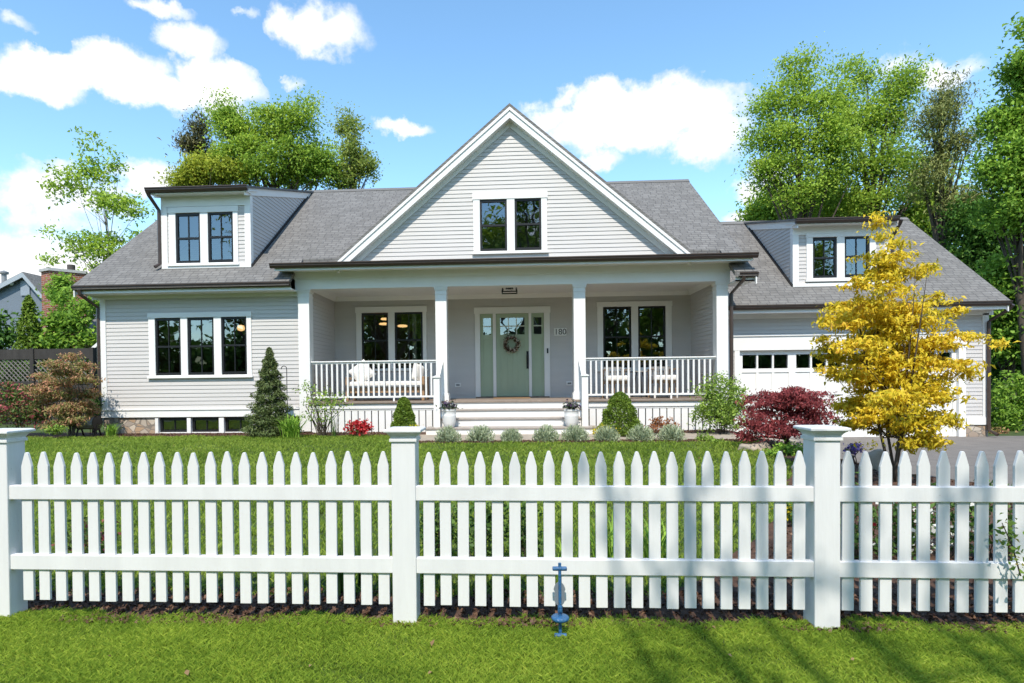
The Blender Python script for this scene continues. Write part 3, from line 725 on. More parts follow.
# ------------------------------------------------------------------ dormers
def solve_y(py, px, f):
    lo, hi = 12.0, 17.5
    for _ in range(40):
        m = (lo + hi) / 2
        if az(py, m, px) > f(m): lo = m
        else: hi = m
    return lo
def dormer(pxl, pxr, pyb, pyg, pxg0, pxg1, wins, casing, f, ridge_y, ridge_z, pmid):
    Y = solve_y(pyb, pmid, f)
    xl, xr = at(pxl, 240, Y)[0], at(pxr, 240, Y)[0]; zb = f(Y) - .02
    yo = Y - .30; zg = at(pxg0 * .5 + pxg1 * .5, pyg, yo)[1]; xg0, xg1 = at(pxg0, pyg, yo)[0], at(pxg1, pyg, yo)[0]
    sl = (ridge_z - zg) / (ridge_y - yo)
    def rt(y): return zg + sl * (y - yo)
    mb = MB(); slab(mb, xg0 + .0, xg1 - .0, ((yo - .02, rt(yo - .02)), (ridge_y, ridge_z + .01)), .05); mb.build('dormer_roof', SHING_X, house)
    gutter(xg0 - .02, xg1 + .02, yo, zg - .01)
    hole = pxwin(casing, wins, Y); zt = rt(Y) - .06
    siding('dormer_wall', [(xl, zb), (xr, zb), (xr, zt), (xl, zt)], (0, Y, 0), XU, FR, [hole])
    mb = MB(); cb = .12; zfr = az(206.5, Y, pmid) if pmid < 400 else az(234.5, Y, pmid)
    mb.box(xl - .02, xl + cb, Y - .03, Y + .02, zb, zfr); mb.box(xr - cb, xr + .02, Y - .03, Y + .02, zb, zfr); mb.box(xl - .02, xr + .02, Y - .031, Y + .02, zfr, zt + .01)
    mb.box(xl - .02, xr + .02, Y - .04, Y + .02, zb + .0, zb + .085)
    sz = rt(yo) - .10
    mb.box(xg0 + .02, xg1 - .02, yo + .001, Y - .031, sz - .02, sz); mb.box(xg0 + .02, xg1 - .02, yo + .001, yo + .02, sz - .04, rt(yo) - .052)
    mb.build('dormer_trim', WHITE, house, bevel=.003)
    for s, x in ((-1, xl), (1, xr)):
        yend = ridge_y - .02
        # intersection of roof underside and main roof
        out_ = [(Y, zb), (Y, rt(Y) - .2), (yend, rt(yend) - .2)]
        # clip the cheek where the shed roof line (lowered) meets the main roof
        yi = Y
        while yi < ridge_y and rt(yi) - .2 > f(yi): yi += .02
        siding('dormer_cheek', [(Y, f(Y)), (Y, rt(Y) - .2), (yi, f(yi))], (x, 0, 0), YU, (s, 0, 0))
        b = MB(); xo = x + s * .012; w = xo + s * .02
        yr2 = yi
        while yr2 < ridge_y and rt(yr2) - .05 > f(yr2): yr2 += .02
        b.prism([(yo + .02, rt(yo + .02) - .05), (yr2, rt(yr2) - .05), (yi, rt(yi) - .215), (yo + .02, rt(yo + .02) - .215)], min(x, w), max(x, w), 'x')
        b.prism([(Y + .021, f(Y)), (Y + .12, f(Y + .12)), (Y + .12, rt(Y) - .2), (Y + .021, rt(Y) - .2)], min(x, xo), max(x, xo), 'x')
        b.build('cheek_trim', WHITE, house)
        fl = MB(); fl.prism([(Y - .02, f(Y - .02) + .004), (yi, f(yi) + .004), (yi, f(yi) + .05), (Y - .02, f(Y - .02) + .05)], min(x, x + s * .05), max(x, x + s * .05), 'x'); fl.build('flashing', BLACKM, house)
        sf = MB(); xs0 = xg0 + .02 if s < 0 else xr + .032; xs1 = xl - .032 if s < 0 else xg1 - .02
        if xs1 > xs0 + .02: sf.prism([(yo + .021, sz - .02), (Y + .3, sz - .02 + sl * (Y + .3 - yo)), (Y + .3, sz + sl * (Y + .3 - yo)), (yo + .021, sz)], xs0, xs1, 'x'); sf.build('soffit', WHITE, house)
    return Y, xl, xr, zb, zg, yo
LD = dormer(163, 250.5, 267.5, 186.8, 147.5, 247.5, [(176.4, 213.5, 200.8, 263), (208.6, 212.8, 233.7, 262.5)], (169.5, 207, 238.5, 266), rz, RIDGE_Y, RIDGE_Z - .02, 205)
RD = dormer(793, 889, 285.5, 217.5, 795.5, 897, [(812.3, 238, 836.3, 277.8), (844, 237, 869, 277)], (806, 233.5, 875, 281.5), grz, G_RY, G_RZ - .02, 840)

# ------------------------------------------------------------------ garage
dgx0, dgx1 = ax(739.5, G_Y, 380), ax(958, G_Y, 375); dgz1 = az(350, G_Y, 790); gg = 0.04
gz_top = 2.92
cw0 = az(424.5, G_Y, 985); cw1 = az(417.5, G_Y, 985)
siding('garage_wall', [(XR, gg), (GX1, gg), (GX1, gz_top), (XR, gz_top)], (0, G_Y, 0), XU, FR, [(dgx0 - .05, dgx1 + .05, gg - .1, dgz1 + .05)])
mb = MB()
mb.box(dgx0 - .12, dgx0, G_Y - .03, G_Y + .15, gg, dgz1); mb.box(dgx1, dgx1 + .16, G_Y - .03, G_Y + .15, gg, dgz1); mb.box(dgx0 - .2, dgx1 + .2, G_Y - .034, G_Y + .15, dgz1, dgz1 + .33); mb.box(dgx0 - .23, dgx1 + .23, G_Y - .06, G_Y + .02, dgz1 + .33, dgz1 + .37)
mb.build('garage_door_casing', WHITE, house, bevel=.004)
mb = MB()
mb.box(GX1 - .11, GX1 + .02, G_Y - .03, G_Y + .1, cw1, gz_top); mb.box(dgx1 + .165, GX1 + .03, G_Y - .05, G_Y + .02, cw0, cw1)
mb.build('corner_board', WHITE, house)
mb = MB(); mb.box(dgx1 + .17, GX1 + .01, G_Y - .02, G_Y + .2, gg - .1, cw0 - .002); mb.build('stone_foundation', STONE, house)
mb = MB(); mb.box(XR + .02, 11.1, G_Y - .03, G_Y + .02, gz_top - .04, 3.05); mb.build('frieze', WHITE, house)
mb = MB(); mb.box(4.7, 11.1, 14.18, G_Y - .031, 2.985, 3.01); mb.box(4.7, 11.1, 14.175, 14.195, 2.97, 3.075); mb.build('soffit', WHITE, house)
gutter(4.72, 11.14, 14.175, 3.145)
siding('end_wall', [(G_Y, gg), (20.9, gg), (20.9, 3.0), (G_RY, G_RZ - .12), (G_Y, 3.0)], (GX1, 0, 0), YU, (1, 0, 0))
mb = MB(); mb.box(XR, GX1 - .02, 20.85, 20.95, gg, 3.05); mb.build('back_wall', SIDING, house)
# door: four panels across, row of glass on top
mb = MB(); y0 = G_Y + .06; nP = 4; W = dgx1 - dgx0; gza, gzb = az(368.3, G_Y, 790), az(354.3, G_Y, 790)
mb.box(dgx0, dgx1, y0 + .02, y0 + .06, gg, gza - .001); mb.box(dgx0, dgx1, y0 + .02, y0 + .06, gzb + .001, dgz1)
rows = [gg + (gza - .04 - gg) * i / 3 for i in range(4)]
for p in range(nP):
    a = dgx0 + W * p / nP; b = a + W / nP
    mb.box(a, a + .075, y0, y0 + .0199, gg, dgz1 - .002); mb.box(b - .075, b, y0, y0 + .0199, gg, dgz1 - .002)
    for j, z in enumerate(rows): mb.box(a + .075, b - .075, y0 + .001, y0 + .0199, z - (.05 if j else 0), z + .045)
    mb.box(a + .075, b - .075, y0 + .001, y0 + .0199, gzb, dgz1 - .003)
    q = (b - a - .15) / 3
    for i in range(0, 4): x = a + .075 + q * i; mb.box(x - .02, x + .02, y0 + .002, y0 + .06, gza - .04, gzb + .002)
    for i in range(1, 3):                                # tongue-and-groove lines in the panels
        x = a + .075 + q * i; mb.box(x - .03, x + .03, y0 + .0035, y0 + .0199, gg + .05, gza - .045)
gd = mb.build('garage_door', WHITE, house)
for p in range(nP):
    a = dgx0 + W * p / nP; q = (W / nP - .15) / 3
    for i in range(3):
        x = a + .075 + q * i; g = MB(); g.add([(x + .015, y0 + .04, gza - .01), (x + q - .015, y0 + .04, gza - .01), (x + q - .015, y0 + .04, gzb + .01), (x + .015, y0 + .04, gzb + .01)], [(0, 1, 2, 3)]); g.build('pane', GLASS, gd)

# ------------------------------------------------------------------ downspouts
def spout(pts, r=.04):
    mb = MB(); mb.tube(pts, r, 4 if False else 8); o = mb.build('downspout', BRONZE, house); return o
x = XL - .055
spout([(x - .1, 12.80, 3.60), (x - .1, 12.82, 3.50), (x, YW - .03, 3.25), (x, YW - .03, 0.55), (x - .05, YW - .2, 0.42)])
x = ax(731.5, 13.25, 340)
spout([(x + .1, 12.80, 3.60), (x + .1, 12.82, 3.52), (x, YF + .05, 3.30), (x, YF + .05, 0.5)])
x = GX1 - .02
spout([(x + .22, 14.12, 3.06), (x + .20, 14.2, 2.97), (x, G_Y - .08, 2.72), (x, G_Y - .08, 0.22), (x + .03, G_Y - .3, .12)])
Y, xl, xr, zb, zg, yo = LD
spout([(xl - .14, yo - .05, zg - .09), (xl - .13, yo, zg - .16), (xl - .06, Y - .04, zg - .42), (xl - .06, Y - .04, zb + .12), (xl - .12, Y - .14, zb + .03)])
Y, xl, xr, zb, zg, yo = RD
spout([(xr + .07, yo - .05, zg - .09), (xr + .07, yo, zg - .16), (xr + .05, Y - .04, zg - .42), (xr + .05, Y - .04, zb + .12)])

# ------------------------------------------------------------------ picket fence
FY = 3.5
fxm = ax(403.2, FY, 500)
fence = thing('picket_fence', 'white vinyl picket fence with pointed pickets and square capped posts across the front lawn', 'fence', (fxm, FY, 0.0))
px_post = [ax(-4, FY, 500), fxm, ax(827.3, FY, 500)]
posts = [px_post[0] - 2.46] + px_post + [px_post[2] + 2.46]
PW = 0.142
zr1 = (az(501.2, FY, 420), az(486.6, FY, 420)); zr2 = (az(574.3, FY, 420), az(558.9, FY, 420))
ztip, zbot = az(452.3, FY, 420), az(607, FY, 420)
zpt = az(441, FY, 403)
def fence_part(mb, name, par, bevel=.003): return mb.build(name, VINYL, par, bevel=bevel)
first = None
for xp in posts:
    if first is None:
        mb = MB(); mb.box(xp - PW / 2, xp + PW / 2, FY, FY + PW, -0.12, zpt); p0 = fence_part(mb, 'post', fence, .005)
        k = MB(); yc = FY + PW / 2; h = PW / 2
        k.lathe([(h + .010, zpt - .004), (h + .010, zpt + .013), (h + .003, zpt + .016), (h + .003, zpt + .022), (h + .010, zpt + .034), (h + .022, zpt + .046), (h + .026, zpt + .048), (h + .026, zpt + .051), (h + .038, zpt + .053), (h + .039, zpt + .056), (h + .039, zpt + .066), (h + .036, zpt + .069), (h + .02, zpt + .074), (.004, zpt + .080)], (xp, yc, 0), square=True)
        c0 = fence_part(k, 'post_cap', p0, .0015); first = xp
    else:
        p = p0.copy(); COL.objects.link(p); p.location = Vector((xp - first, 0, 0))
        c = c0.copy(); COL.objects.link(c); c.parent = p
pk = None
spans = [None, (ax(23, FY, 520), ax(382, FY, 520)), (ax(427.6, FY, 520), ax(801, FY, 520)), None]
def picket_poly(w, zb, zt):
    h = w / 2; L_ = [(-h, zb), (-h, zt - .086), (-h * .66, zt - .045), (-h * .36, zt - .012), (-h * .24, zt - .003), (-h * .10, zt)]
    return L_ + [(-a, b) for a, b in reversed(L_)]
for i in range(len(posts) - 1):
    a, b = posts[i] + PW / 2, posts[i + 1] - PW / 2
    for (z0, z1) in (zr1, zr2):
        mb = MB(); mb.box(a - .01, b + .01, FY + .014, FY + .060, z0, z1); fence_part(mb, 'rail', fence, .004)
    s = spans[i] or (posts[i] + .125, posts[i + 1] - .125)
    for j in range(22):
        x = s[0] + (s[1] - s[0]) * j / 21
        if pk is None:
            mb = MB(); mb.prism(picket_poly(.066, zbot, ztip), FY + .027, FY + .046, 'y'); pk = fence_part(mb, 'picket', fence, .0025)
            pk.location = Vector((x - fxm, 0, 0)); o = pk
            for v in pk.data.vertices: v.co.x += fxm - 0
        else:
            o = pk.copy(); COL.objects.link(o); o.location = Vector((x - fxm, 0, 0))
        o.location.z = random.uniform(-.004, .004); o.rotation_euler = (random.uniform(-.004, .004), random.uniform(-.004, .004), random.uniform(-.02, .02))

fence.rotation_euler = (0, .003, 0)
# blue metal stake in the grass before the fence
BLUE = mat('blue_painted_metal', (0.018, 0.125, 0.31), 0.42, col2=(0.035, 0.09, 0.18), vscale=55, bump=.4, bscale=90, spec=0.5)
sy = 3.36; sxp = ax(560, sy, 600); ztop = az(563, sy, 560)
stk = thing('garden_stake', 'slim blue metal stake with crossbar and foot ring, in the grass before the fence', 'stake', (sxp, sy, 0))
mb = MB(); mb.tube([(sxp, sy, -.1), (sxp, sy, ztop)], .009, 10); mb.build('stem', BLUE, stk, smooth=False)
zc_ = az(568.5, sy, 560); mb = MB(); mb.tube([(sxp - .038, sy, zc_), (sxp + .038, sy, zc_)], .012, 10); mb.box(sxp - .04, sxp + .04, sy - .008, sy + .02, zc_ - .012, zc_ + .006); mb.build('crossbar', BLUE, stk, bevel=.003)
zc_ = az(618, sy, 560); mb = MB(); mb.lathe([(.046, -.011), (.05, -.004), (.05, .006), (.043, .012), (.015, .014)], (sxp, sy, zc_)); mb.build('foot_ring', BLUE, stk, smooth=True)
mb = MB(); mb.tube([(sxp, sy - .014, zc_ + .05), (sxp, sy - .022, zc_ + .05)], .008, 6); mb.lathe([(.0125, zc_ + .03), (.0135, zc_ + .034), (.0135, zc_ + .066), (.0125, zc_ + .07)], (sxp, sy, 0), 12); mb.build('collar', BLUE, stk)
zc_ = az(634, sy, 560); mb = MB(); mb.tube([(sxp - .033, sy - .02, zc_), (sxp + .033, sy - .02, zc_)], .013, 10); mb.build('foot', BLUE, stk)
zc_ = az(596, sy, 560); mb = MB(); pl = []
for i in range(32):
    t = 2 * math.pi * i / 32; r = .036 * (1 + .45 * abs(math.sin(t)) ** 1.4 * 1.25); pl.append((sxp + math.cos(t) * (.036 if abs(math.sin(t)) > .35 else .028), zc_ + .068 * math.sin(t)))
mb.prism(pl, sy + .03, sy + .036, 'y'); mb.build('stake_shadow', mat('stake_shadow_grey', (.16, .19, .22), .5), stk)  # flat grey shape standing in for the stake's shadow on the picket

# ------------------------------------------------------------------ things on the porch
def at_floor(px, y): return ax(px, y, 390)
# day-bed
y0, y1 = 13.75, 14.5
x0, x1 = at_floor(345.5, y0), at_floor(424.5, y0)
db = thing('daybed', 'light teak porch daybed with two white seat cushions behind the left railing', 'daybed', ((x0 + x1) / 2, 14.1, ZF))
seat = ZF + .30
mb = MB(); mb.box(x0 + .06, x1 - .06, y0, y0 + .05, seat - .12, seat); mb.box(x0 + .06, x1 - .06, y1 - .05, y1, seat - .12, seat); mb.build('frame', WOOD, db, bevel=.006)
mb = MB()
for i in range(14): xx = x0 + .09 + (x1 - x0 - .2) * i / 14; mb.box(xx, xx + .07, y0 + .05, y1 - .05, seat - .05, seat - .02)
mb.build('slat', WOOD, db)
for x in (x0, x1 - .07):
    mb = MB(); mb.box(x, x + .07, y0, y1, seat + .2, seat + .25); mb.build('armrest', WOOD, db, bevel=.008)
    for y in (y0, y1 - .07):
        mb = MB(); mb.box(x, x + .07, y, y + .07, ZF, seat + .2); mb.build('leg', WOOD, db, bevel=.006)
mid = (x0 + x1) / 2
for (a, b) in ((x0 + .08, mid - .01), (mid + .01, x1 - .08)):
    mb = MB(); mb.box(a, b, y0 + .01, y1 - .02, seat, seat + .15); mb.build('cushion', CUSH, db, bevel=.04)
def pillow(c, w, h, t, tilt, yaw, label):
    k = 10; vs = []; fs = []
    for s in (1, -1):
        for j in range(k + 1):
            for i in range(k + 1):
                u, v = i / k * 2 - 1, j / k * 2 - 1
                e = (1 - u ** 4) * (1 - v ** 4); vs.append((u * w / 2 * (1 - .06 * (1 - v * v)), s * t / 2 * e ** .6, v * h / 2 * (1 - .06 * (1 - u * u))))
    n = k + 1
    for s in range(2):
        for j in range(k):
            for i in range(k):
                q = s * n * n + j * n + i; f = (q, q + 1, q + n + 1, q + n); fs.append(f if s == 0 else f[::-1])
    mb = MB(); m = Matrix.Rotation(yaw, 4, 'Z') @ Matrix.Rotation(tilt, 4, 'Y'); mb.add([m @ Vector(p) for p in vs], fs)
    o = mb.build('throw_pillow', CUSH, smooth=True); o.location = c
    bpy.context.view_layer.update()
    return tag(o, label, 'pillow', 'white pillows on the porch daybed')
pillow((x0 + .30, 14.1, seat + .15 + .21), .48, .46, .17, R(-38), R(18), 'white square pillow leaning at the left end of the porch daybed')
pillow((x1 - .20, 14.1, seat + .15 + .20), .42, .42, .15, R(14), R(62), 'white round-edged pillow at the right end of the porch daybed')
# two chairs and a table behind the right railing
def chair(pxa, pxb, label):
    y0, y1 = 13.72, 14.35; a, b = at_floor(pxa, y0), at_floor(pxb, y0)
    c = thing('porch_chair', label, 'chair', ((a + b) / 2, 14.05, ZF), 'porch chairs behind the right railing')
    s = ZF + .40
    mb = MB(); mb.box(a + .02, b - .02, y0, y1, s - .07, s); mb.build('seat_frame', WOOD, c, bevel=.006)
    mb = MB(); mb.box(a + .03, b - .03, y0 - .005, y1 - .05, s, s + .12); mb.build('cushion', CUSH, c, bevel=.035)
    for x in (a, b - .04):
        for y in (y0, y1 - .04):
            mb = MB(); mb.box(x, x + .04, y, y + .04, ZF, s + .24); mb.build('leg', WHITE if y == y0 else WOOD, c, bevel=.004)
        mb = MB(); mb.box(x - .01, x + .05, y0 - .02, y1, s + .24, s + .27); mb.build('armrest', WOOD, c, bevel=.006)
    mb = MB()
    for i in range(7):
        x = a + .05 + (b - a - .1) * i / 6; mb.box(x - .012, x + .012, y0 + .02, y0 + .035, ZF + .12, s - .07)
    mb.build('apron_slat', WOOD, c)
    mb = MB(); mb.box(a + .04, b - .04, y1 - .035, y1 - .012, s + .28, s + .33)
    for i in range(6): x = a + .08 + (b - a - .16) * i / 5; mb.box(x - .012, x + .012, y1 - .03, y1 - .015, s, s + .28)
    mb.build('backrest', mat('grey_rattan', (.25, .24, .23), .7), c)
    return c
chair(606, 630, 'teak porch chair with white cushion, nearer the front steps')
chair(654, 678.5, 'teak porch chair with white cushion, nearer the tall green shrub')
tx = at_floor(640, 14.6); tb = thing('side_table', 'low grey round side table between the two porch chairs', 'table', (tx, 14.6, ZF))
mb = MB(); mb.lathe([(.0, ZF + .60), (.26, ZF + .60), (.27, ZF + .615), (.26, ZF + .63), (.0, ZF + .63)], (tx, 14.6, 0)); mb.build('tabletop', mat('grey_stone_top', (.32, .31, .30), .6), tb)
for k in range(3):
    t = k * 2.094 + .5; mb = MB(); mb.tube([(tx + .2 * math.cos(t), 14.6 + .2 * math.sin(t), ZF), (tx + .08 * math.cos(t), 14.6 + .08 * math.sin(t), ZF + .6)], .014, 8); mb.build('leg', BLACKM, tb)
# doormat
mx = ax(512, 14.95, 394); mb = MB(); mb.box(mx - .45, mx + .45, 14.55, 15.05, ZF + .001, ZF + .018); tag(mb.build('doormat', mat('coir_mat', (.36, .21, .10), .95, var=.3, vscale=30, bump=.5, bscale=120), bevel=.004), 'tan coir doormat lying before the sage green front door', 'doormat')
# ceiling lantern
ly = 14.15; lx_ = ax(509.5, ly, 288); zt_ = zc
ln = thing('ceiling_lantern', 'black box lantern hanging under the porch ceiling before the front door', 'lantern', (lx_, ly, zt_))
a0, a1 = az(284.2, ly, 509), az(293, ly, 509); zt_, zb_ = a0, a1; w1, w0 = .15, .185
mb = MB(); mb.box(lx_ - .09, lx_ + .09, ly - .09, ly + .09, zc - .025, zc - .0005); mb.tube([(lx_, ly, zc - .03), (lx_, ly, zt_)], .012, 6); mb.build('canopy', BLACKM, ln)
mb = MB(); t = .018
for (w, z) in ((w1, zt_ - .012), (w0, zb_ + .012)):
    for s in (-1, 1): mb.box(lx_ - w, lx_ + w, ly + s * (w - t / 2) - t / 2, ly + s * (w - t / 2) + t / 2, z - .012, z + .012); mb.box(lx_ + s * (w - t / 2) - t / 2, lx_ + s * (w - t / 2) + t / 2, ly - w + t, ly + w - t, z - .012, z + .012)
for s in (-1, 1):
    for u in (-1, 1): mb.beam((lx_ + s * (w1 - .01), ly + u * (w1 - .01), zt_), (lx_ + s * (w0 - .01), ly + u * (w0 - .01), zb_), .018, .018)
for s in (-1, 1): mb.beam((lx_ + s * w1, ly, zt_ - .01), (lx_, ly, zt_ + .02 - .01), .014, .014)
mb.build('cage', BLACKM, ln)
mb = MB()
for s in (-1, 1): mb.tube([(lx_ + s * .05, ly, zb_ + .03), (lx_ + s * .05, ly, zt_ - .05)], .014, 8)
mb.build('candle_tube', WHITE, ln)
# wreath
wx, wz = at(511.3, 344, YP - .03); wy = YP - .035
wr_ = thing('wreath', 'twig and cream blossom wreath hanging on the sage green front door', 'wreath', (wx, wy, wz))
V = []; Fq = []
def leafset(C, size, up=.3, asp=.5, axis=None, jit=1.0, fold=.18, rg=rng):
    """rhombic leaves round the points C; returns vertices, quads"""
    n = len(C); C = np.asarray(C, float)
    a = rg.normal(size=(n, 3))
    if axis is not None: a = a * jit + np.asarray(axis)
    a /= np.linalg.norm(a, axis=1, keepdims=True) + 1e-9
    nr = rg.normal(size=(n, 3)) + np.array([0, -up * .5, up * 1.6])
    b = np.cross(nr, a); b /= np.linalg.norm(b, axis=1, keepdims=True) + 1e-9
    nn = np.cross(a, b)
    s = (np.asarray(size) * rg.uniform(.65, 1.3, n))[:, None] if np.ndim(size) == 0 else np.asarray(size)[:, None]
    v = np.stack([C - a * s * .5, C + b * s * asp * .5 - a * s * .05 + nn * s * fold, C + a * s * .5 - nn * s * .06, C - b * s * asp * .5 - a * s * .05 + nn * s * fold], 1)
    return v.reshape(-1, 3), np.arange(4 * n).reshape(n, 4)
mb = MB()
for k in range(5):
    pts = []
    for i in range(33):
        t = 2 * math.pi * i / 32; r = .165 + .022 * math.sin(t * 5 + k * 1.3); pts.append((wx + r * math.cos(t), wy + .014 * math.sin(t * 3 + k), wz + r * math.sin(t)))
    mb.tube(pts, .010, 5, cap=False)
mb.build('twig_ring', mat('dark_twigs', (.06, .035, .02), .9), wr_)
t = rng.uniform(0, 6.283, 520); r = .168 + rng.normal(0, .030, 520)
C = np.stack([wx + r * np.cos(t), wy - .02 + rng.normal(0, .018, 520), wz + r * np.sin(t)], 1)
v, f = leafset(C[:300], .055); np_mesh('foliage', v, f, leafmat('wreath_leaf', [(0, (.05, .06, .03)), (.5, (.14, .09, .06)), (1, (.30, .16, .12))]), wr_)
v, f = leafset(C[300:], .040, asp=.9); np_mesh('blossom', v, f, leafmat('cream_petals', [(0, (.6, .5, .4)), (1, (.75, .68, .58))]), wr_)
# house number
ns0, ns1 = at(554.2, 335.8, YP - .04), at(566.5, 327.8, YP - .04)
sg = thing('house_number_sign', 'small white plaque with the number 180 beside the front door', 'sign', ((ns0[0] + ns1[0]) / 2, YP - .02, (ns0[1] + ns1[1]) / 2))
mb = MB(); mb.box(ns0[0], ns1[0], YP - .035, YP - .012, ns0[1], ns1[1]); mb.build('plaque', WHITE, sg, bevel=.004)
cu = bpy.data.curves.new('number', 'FONT'); cu.body = '180'; cu.size = .205; cu.align_x = 'CENTER'; cu.align_y = 'CENTER'; cu.extrude = .004
to = bpy.data.objects.new('number', cu); COL.objects.link(to); to.rotation_euler = (R(90), 0, 0); bpy.context.view_layer.update()
dg = bpy.context.evaluated_depsgraph_get(); me = bpy.data.meshes.new_from_object(to.evaluated_get(dg)); bpy.data.objects.remove(to)
no_ = link('number', me, mat('dark_grey_numerals', (.06, .055, .05), .5), sg); no_.rotation_euler = (R(90), 0, 0); no_.location = (0, -.018, -.004)
# lamps seen through the windows
GLOWM = emit_mat('warm_lampshade', (1.0, .60, .24), 1.5)
def ceiling_lamp(px, py, y, r, label, flat=.4):
    x, z = at(px, py, y); o = thing('pendant_lamp', label, 'lamp', (x, y, z + .3))
    mb = MB(); mb.lathe([(.02, z + r * flat), (r * .75, z + r * flat * .8), (r, z), (r * .8, z - r * flat * .7), (.02, z - r * flat)], (x, y, 0)); mb.build('lamp_shade', GLOWM, o, smooth=True)
    mb = MB(); mb.tube([(x, y, z + r * flat), (x, y, 3.5)], .008, 6); mb.build('cord', BLACKM, o)
ceiling_lamp(241, 328, 15.2, .10, 'warm glowing pendant lamp behind the rightmost pane of the triple window', .8)
ceiling_lamp(385, 319, 17.0, .13, 'warm disc lamp, highest of the three lit inside the left porch window', .25)
ceiling_lamp(384, 324, 17.2, .15, 'warm disc lamp behind the left sash of the left porch window, below the highest one', .22)
ceiling_lamp(402.5, 326, 17.1, .15, 'warm disc lamp glowing behind the right sash of the left porch window', .25)

# white urns on the bottom step
def urn(px, label, flowers):
    y = 12.28; z0 = ZF - .522; x = ax(px, y, 420); o = thing('flower_pot', label, 'pot', (x, y, z0), 'white pots on the front steps')
    h = az(409.5, y, px) - z0; r = .145
    mb = MB(); mb.lathe([(.0, z0), (r * .62, z0), (r * .72, z0 + .02), (r * .92, z0 + h * .3), (r * 1.0, z0 + h * .62), (r * 1.02, z0 + h * .66), (r * .99, z0 + h * .69), (r * 1.0, z0 + h * .93), (r * 1.06, z0 + h * .95), (r * 1.06, z0 + h), (r * .9, z0 + h), (r * .85, z0 + h * .9), (0, z0 + h * .9)], (x, y, 0), 28); mb.build('pot', CERAM, o, smooth=True)
    C = np.stack([x + rng.normal(0, .085, 170), y + rng.normal(0, .08, 170), z0 + h + .02 + np.abs(rng.normal(0, .055, 170))], 1)
    v1, f1 = leafset(C, .07); fol = (leafmat('pot_leaf', [(0, (.03, .04, .025)), (1, (.08, .12, .06))]))
    C = np.stack([x + rng.normal(0, .085, 60), y - .03 + rng.normal(0, .08, 60), z0 + h + .05 + np.abs(rng.normal(0, .05, 60))], 1)
    v, f = leafset(C, .06, asp=.9); n1 = len(f1); fo = np_mesh('foliage', np.vstack([v1, v]), np.vstack([f1, f + len(v1)]), fol, o); mi = np.zeros(n1 + len(f), np.int32); mi[n1:] = 1
    fo.data.materials.append(leafmat('pot_flower' + str(flowers), [(0, (.06, .03, .09)), (.5, (.10, .06, .12)), (.55, (.7, .68, .70)), (1, (.75, .72, .74))])); fo.data.polygons.foreach_set('material_index', mi)
urn(449.2, 'white round pot of pansies on the bottom step, beside the left newel post', 0)
urn(571.5, 'white round pot of pansies on the bottom step, beside the right newel post', 0)
# hose reel by the corner
hx_, hy_ = ax(88.5, 12.7, 424), 12.7; hz_ = az(423, hy_, 88)
hr_ = thing('hose_reel', 'grey garden hose wound on a reel standing at the left corner of the house', 'hose reel', (hx_, hy_, gz(hx_, hy_)))
mb = MB()
mb.lathe([(.0, -.21), (.15, -.21), (.15, -.20), (.06, -.20), (.06, .20), (.16, .20), (.16, .21), (0, .21)], (hx_, hy_, hz_), 24, axis='x'); mb.build('drum', BLACKM, hr_, smooth=False)
mb = MB()
for lay, rr in ((0, .085), (1, .108), (2, .128)):
    pts = [(hx_ - .185 + .37 * i / 120, hy_ + rr * math.cos(i * 2 * math.pi * 12 / 120 + lay), hz_ + rr * math.sin(i * 2 * math.pi * 12 / 120 + lay)) for i in range(121)]
    mb.tube(pts, .016, 6)
mb.build('hose', mat('grey_hose', (.33, .31, .31), .5), hr_, smooth=True)
for s in (-.2, .2):
    mb = MB(); mb.beam((hx_ + s, hy_ - .12, gz(hx_, hy_)), (hx_ + s, hy_, hz_), .03, .02); mb.beam((hx_ + s, hy_ + .12, gz(hx_, hy_)), (hx_ + s, hy_, hz_ - .006), .03, .02); mb.build('stand', BLACKM, hr_)
# shepherd hook beside the spruce
hk = ax(287, 12.6, 390); z1 = az(366, 12.6, 287); mb = MB(); g0 = gz(hk, 12.6)
mb.tube([(hk, 12.6, g0 - .1), (hk, 12.6, z1 - .06)] + [(hk - .06 + .06 * math.cos(t), 12.6, z1 - .06 + .06 * math.sin(t)) for t in np.linspace(.4, 3.3, 8)], .009, 6)
tag(mb.build('shepherd_hook', BLACKM), 'thin black shepherd hook standing right of the small spruce', 'plant hook')

# ------------------------------------------------------------------ foliage builders
def E(px, py, rx, ry, Y, ky=1.0):
    """ellipsoid of a crown measured on the photograph: centre and radii in metres at distance Y"""
    x, z = at(px, py, Y); s = Y / F
    return (x, Y, z, rx * s, (rx * s + ry * s) / 2 * ky, ry * s)
def clump_pts(ells, nclump, per, cr, flat=.6, shell=.45, rg=rng, zmin=None):
    vol = np.array([e[3] * e[4] * e[5] for e in ells]) ** .75; pick = rg.choice(len(ells), nclump, p=vol / vol.sum())
    Em = np.array(ells)[pick]
    d = rg.normal(size=(nclump, 3)); d /= np.linalg.norm(d, axis=1, keepdims=True)
    r = rg.uniform(0, 1, nclump) ** shell
    cc = Em[:, :3] + d * r[:, None] * Em[:, 3:]
    if zmin is not None: cc[:, 2] = np.maximum(cc[:, 2], zmin)
    n = np.maximum(2, rg.poisson(per, nclump)); idx = np.repeat(np.arange(nclump), n)
    rad = cr * rg.uniform(.55, 1.35, nclump)
    off = rg.normal(size=(len(idx), 3)) * rad[idx][:, None] * .55; off[:, 2] *= flat
    return cc, cc[idx] + off, idx
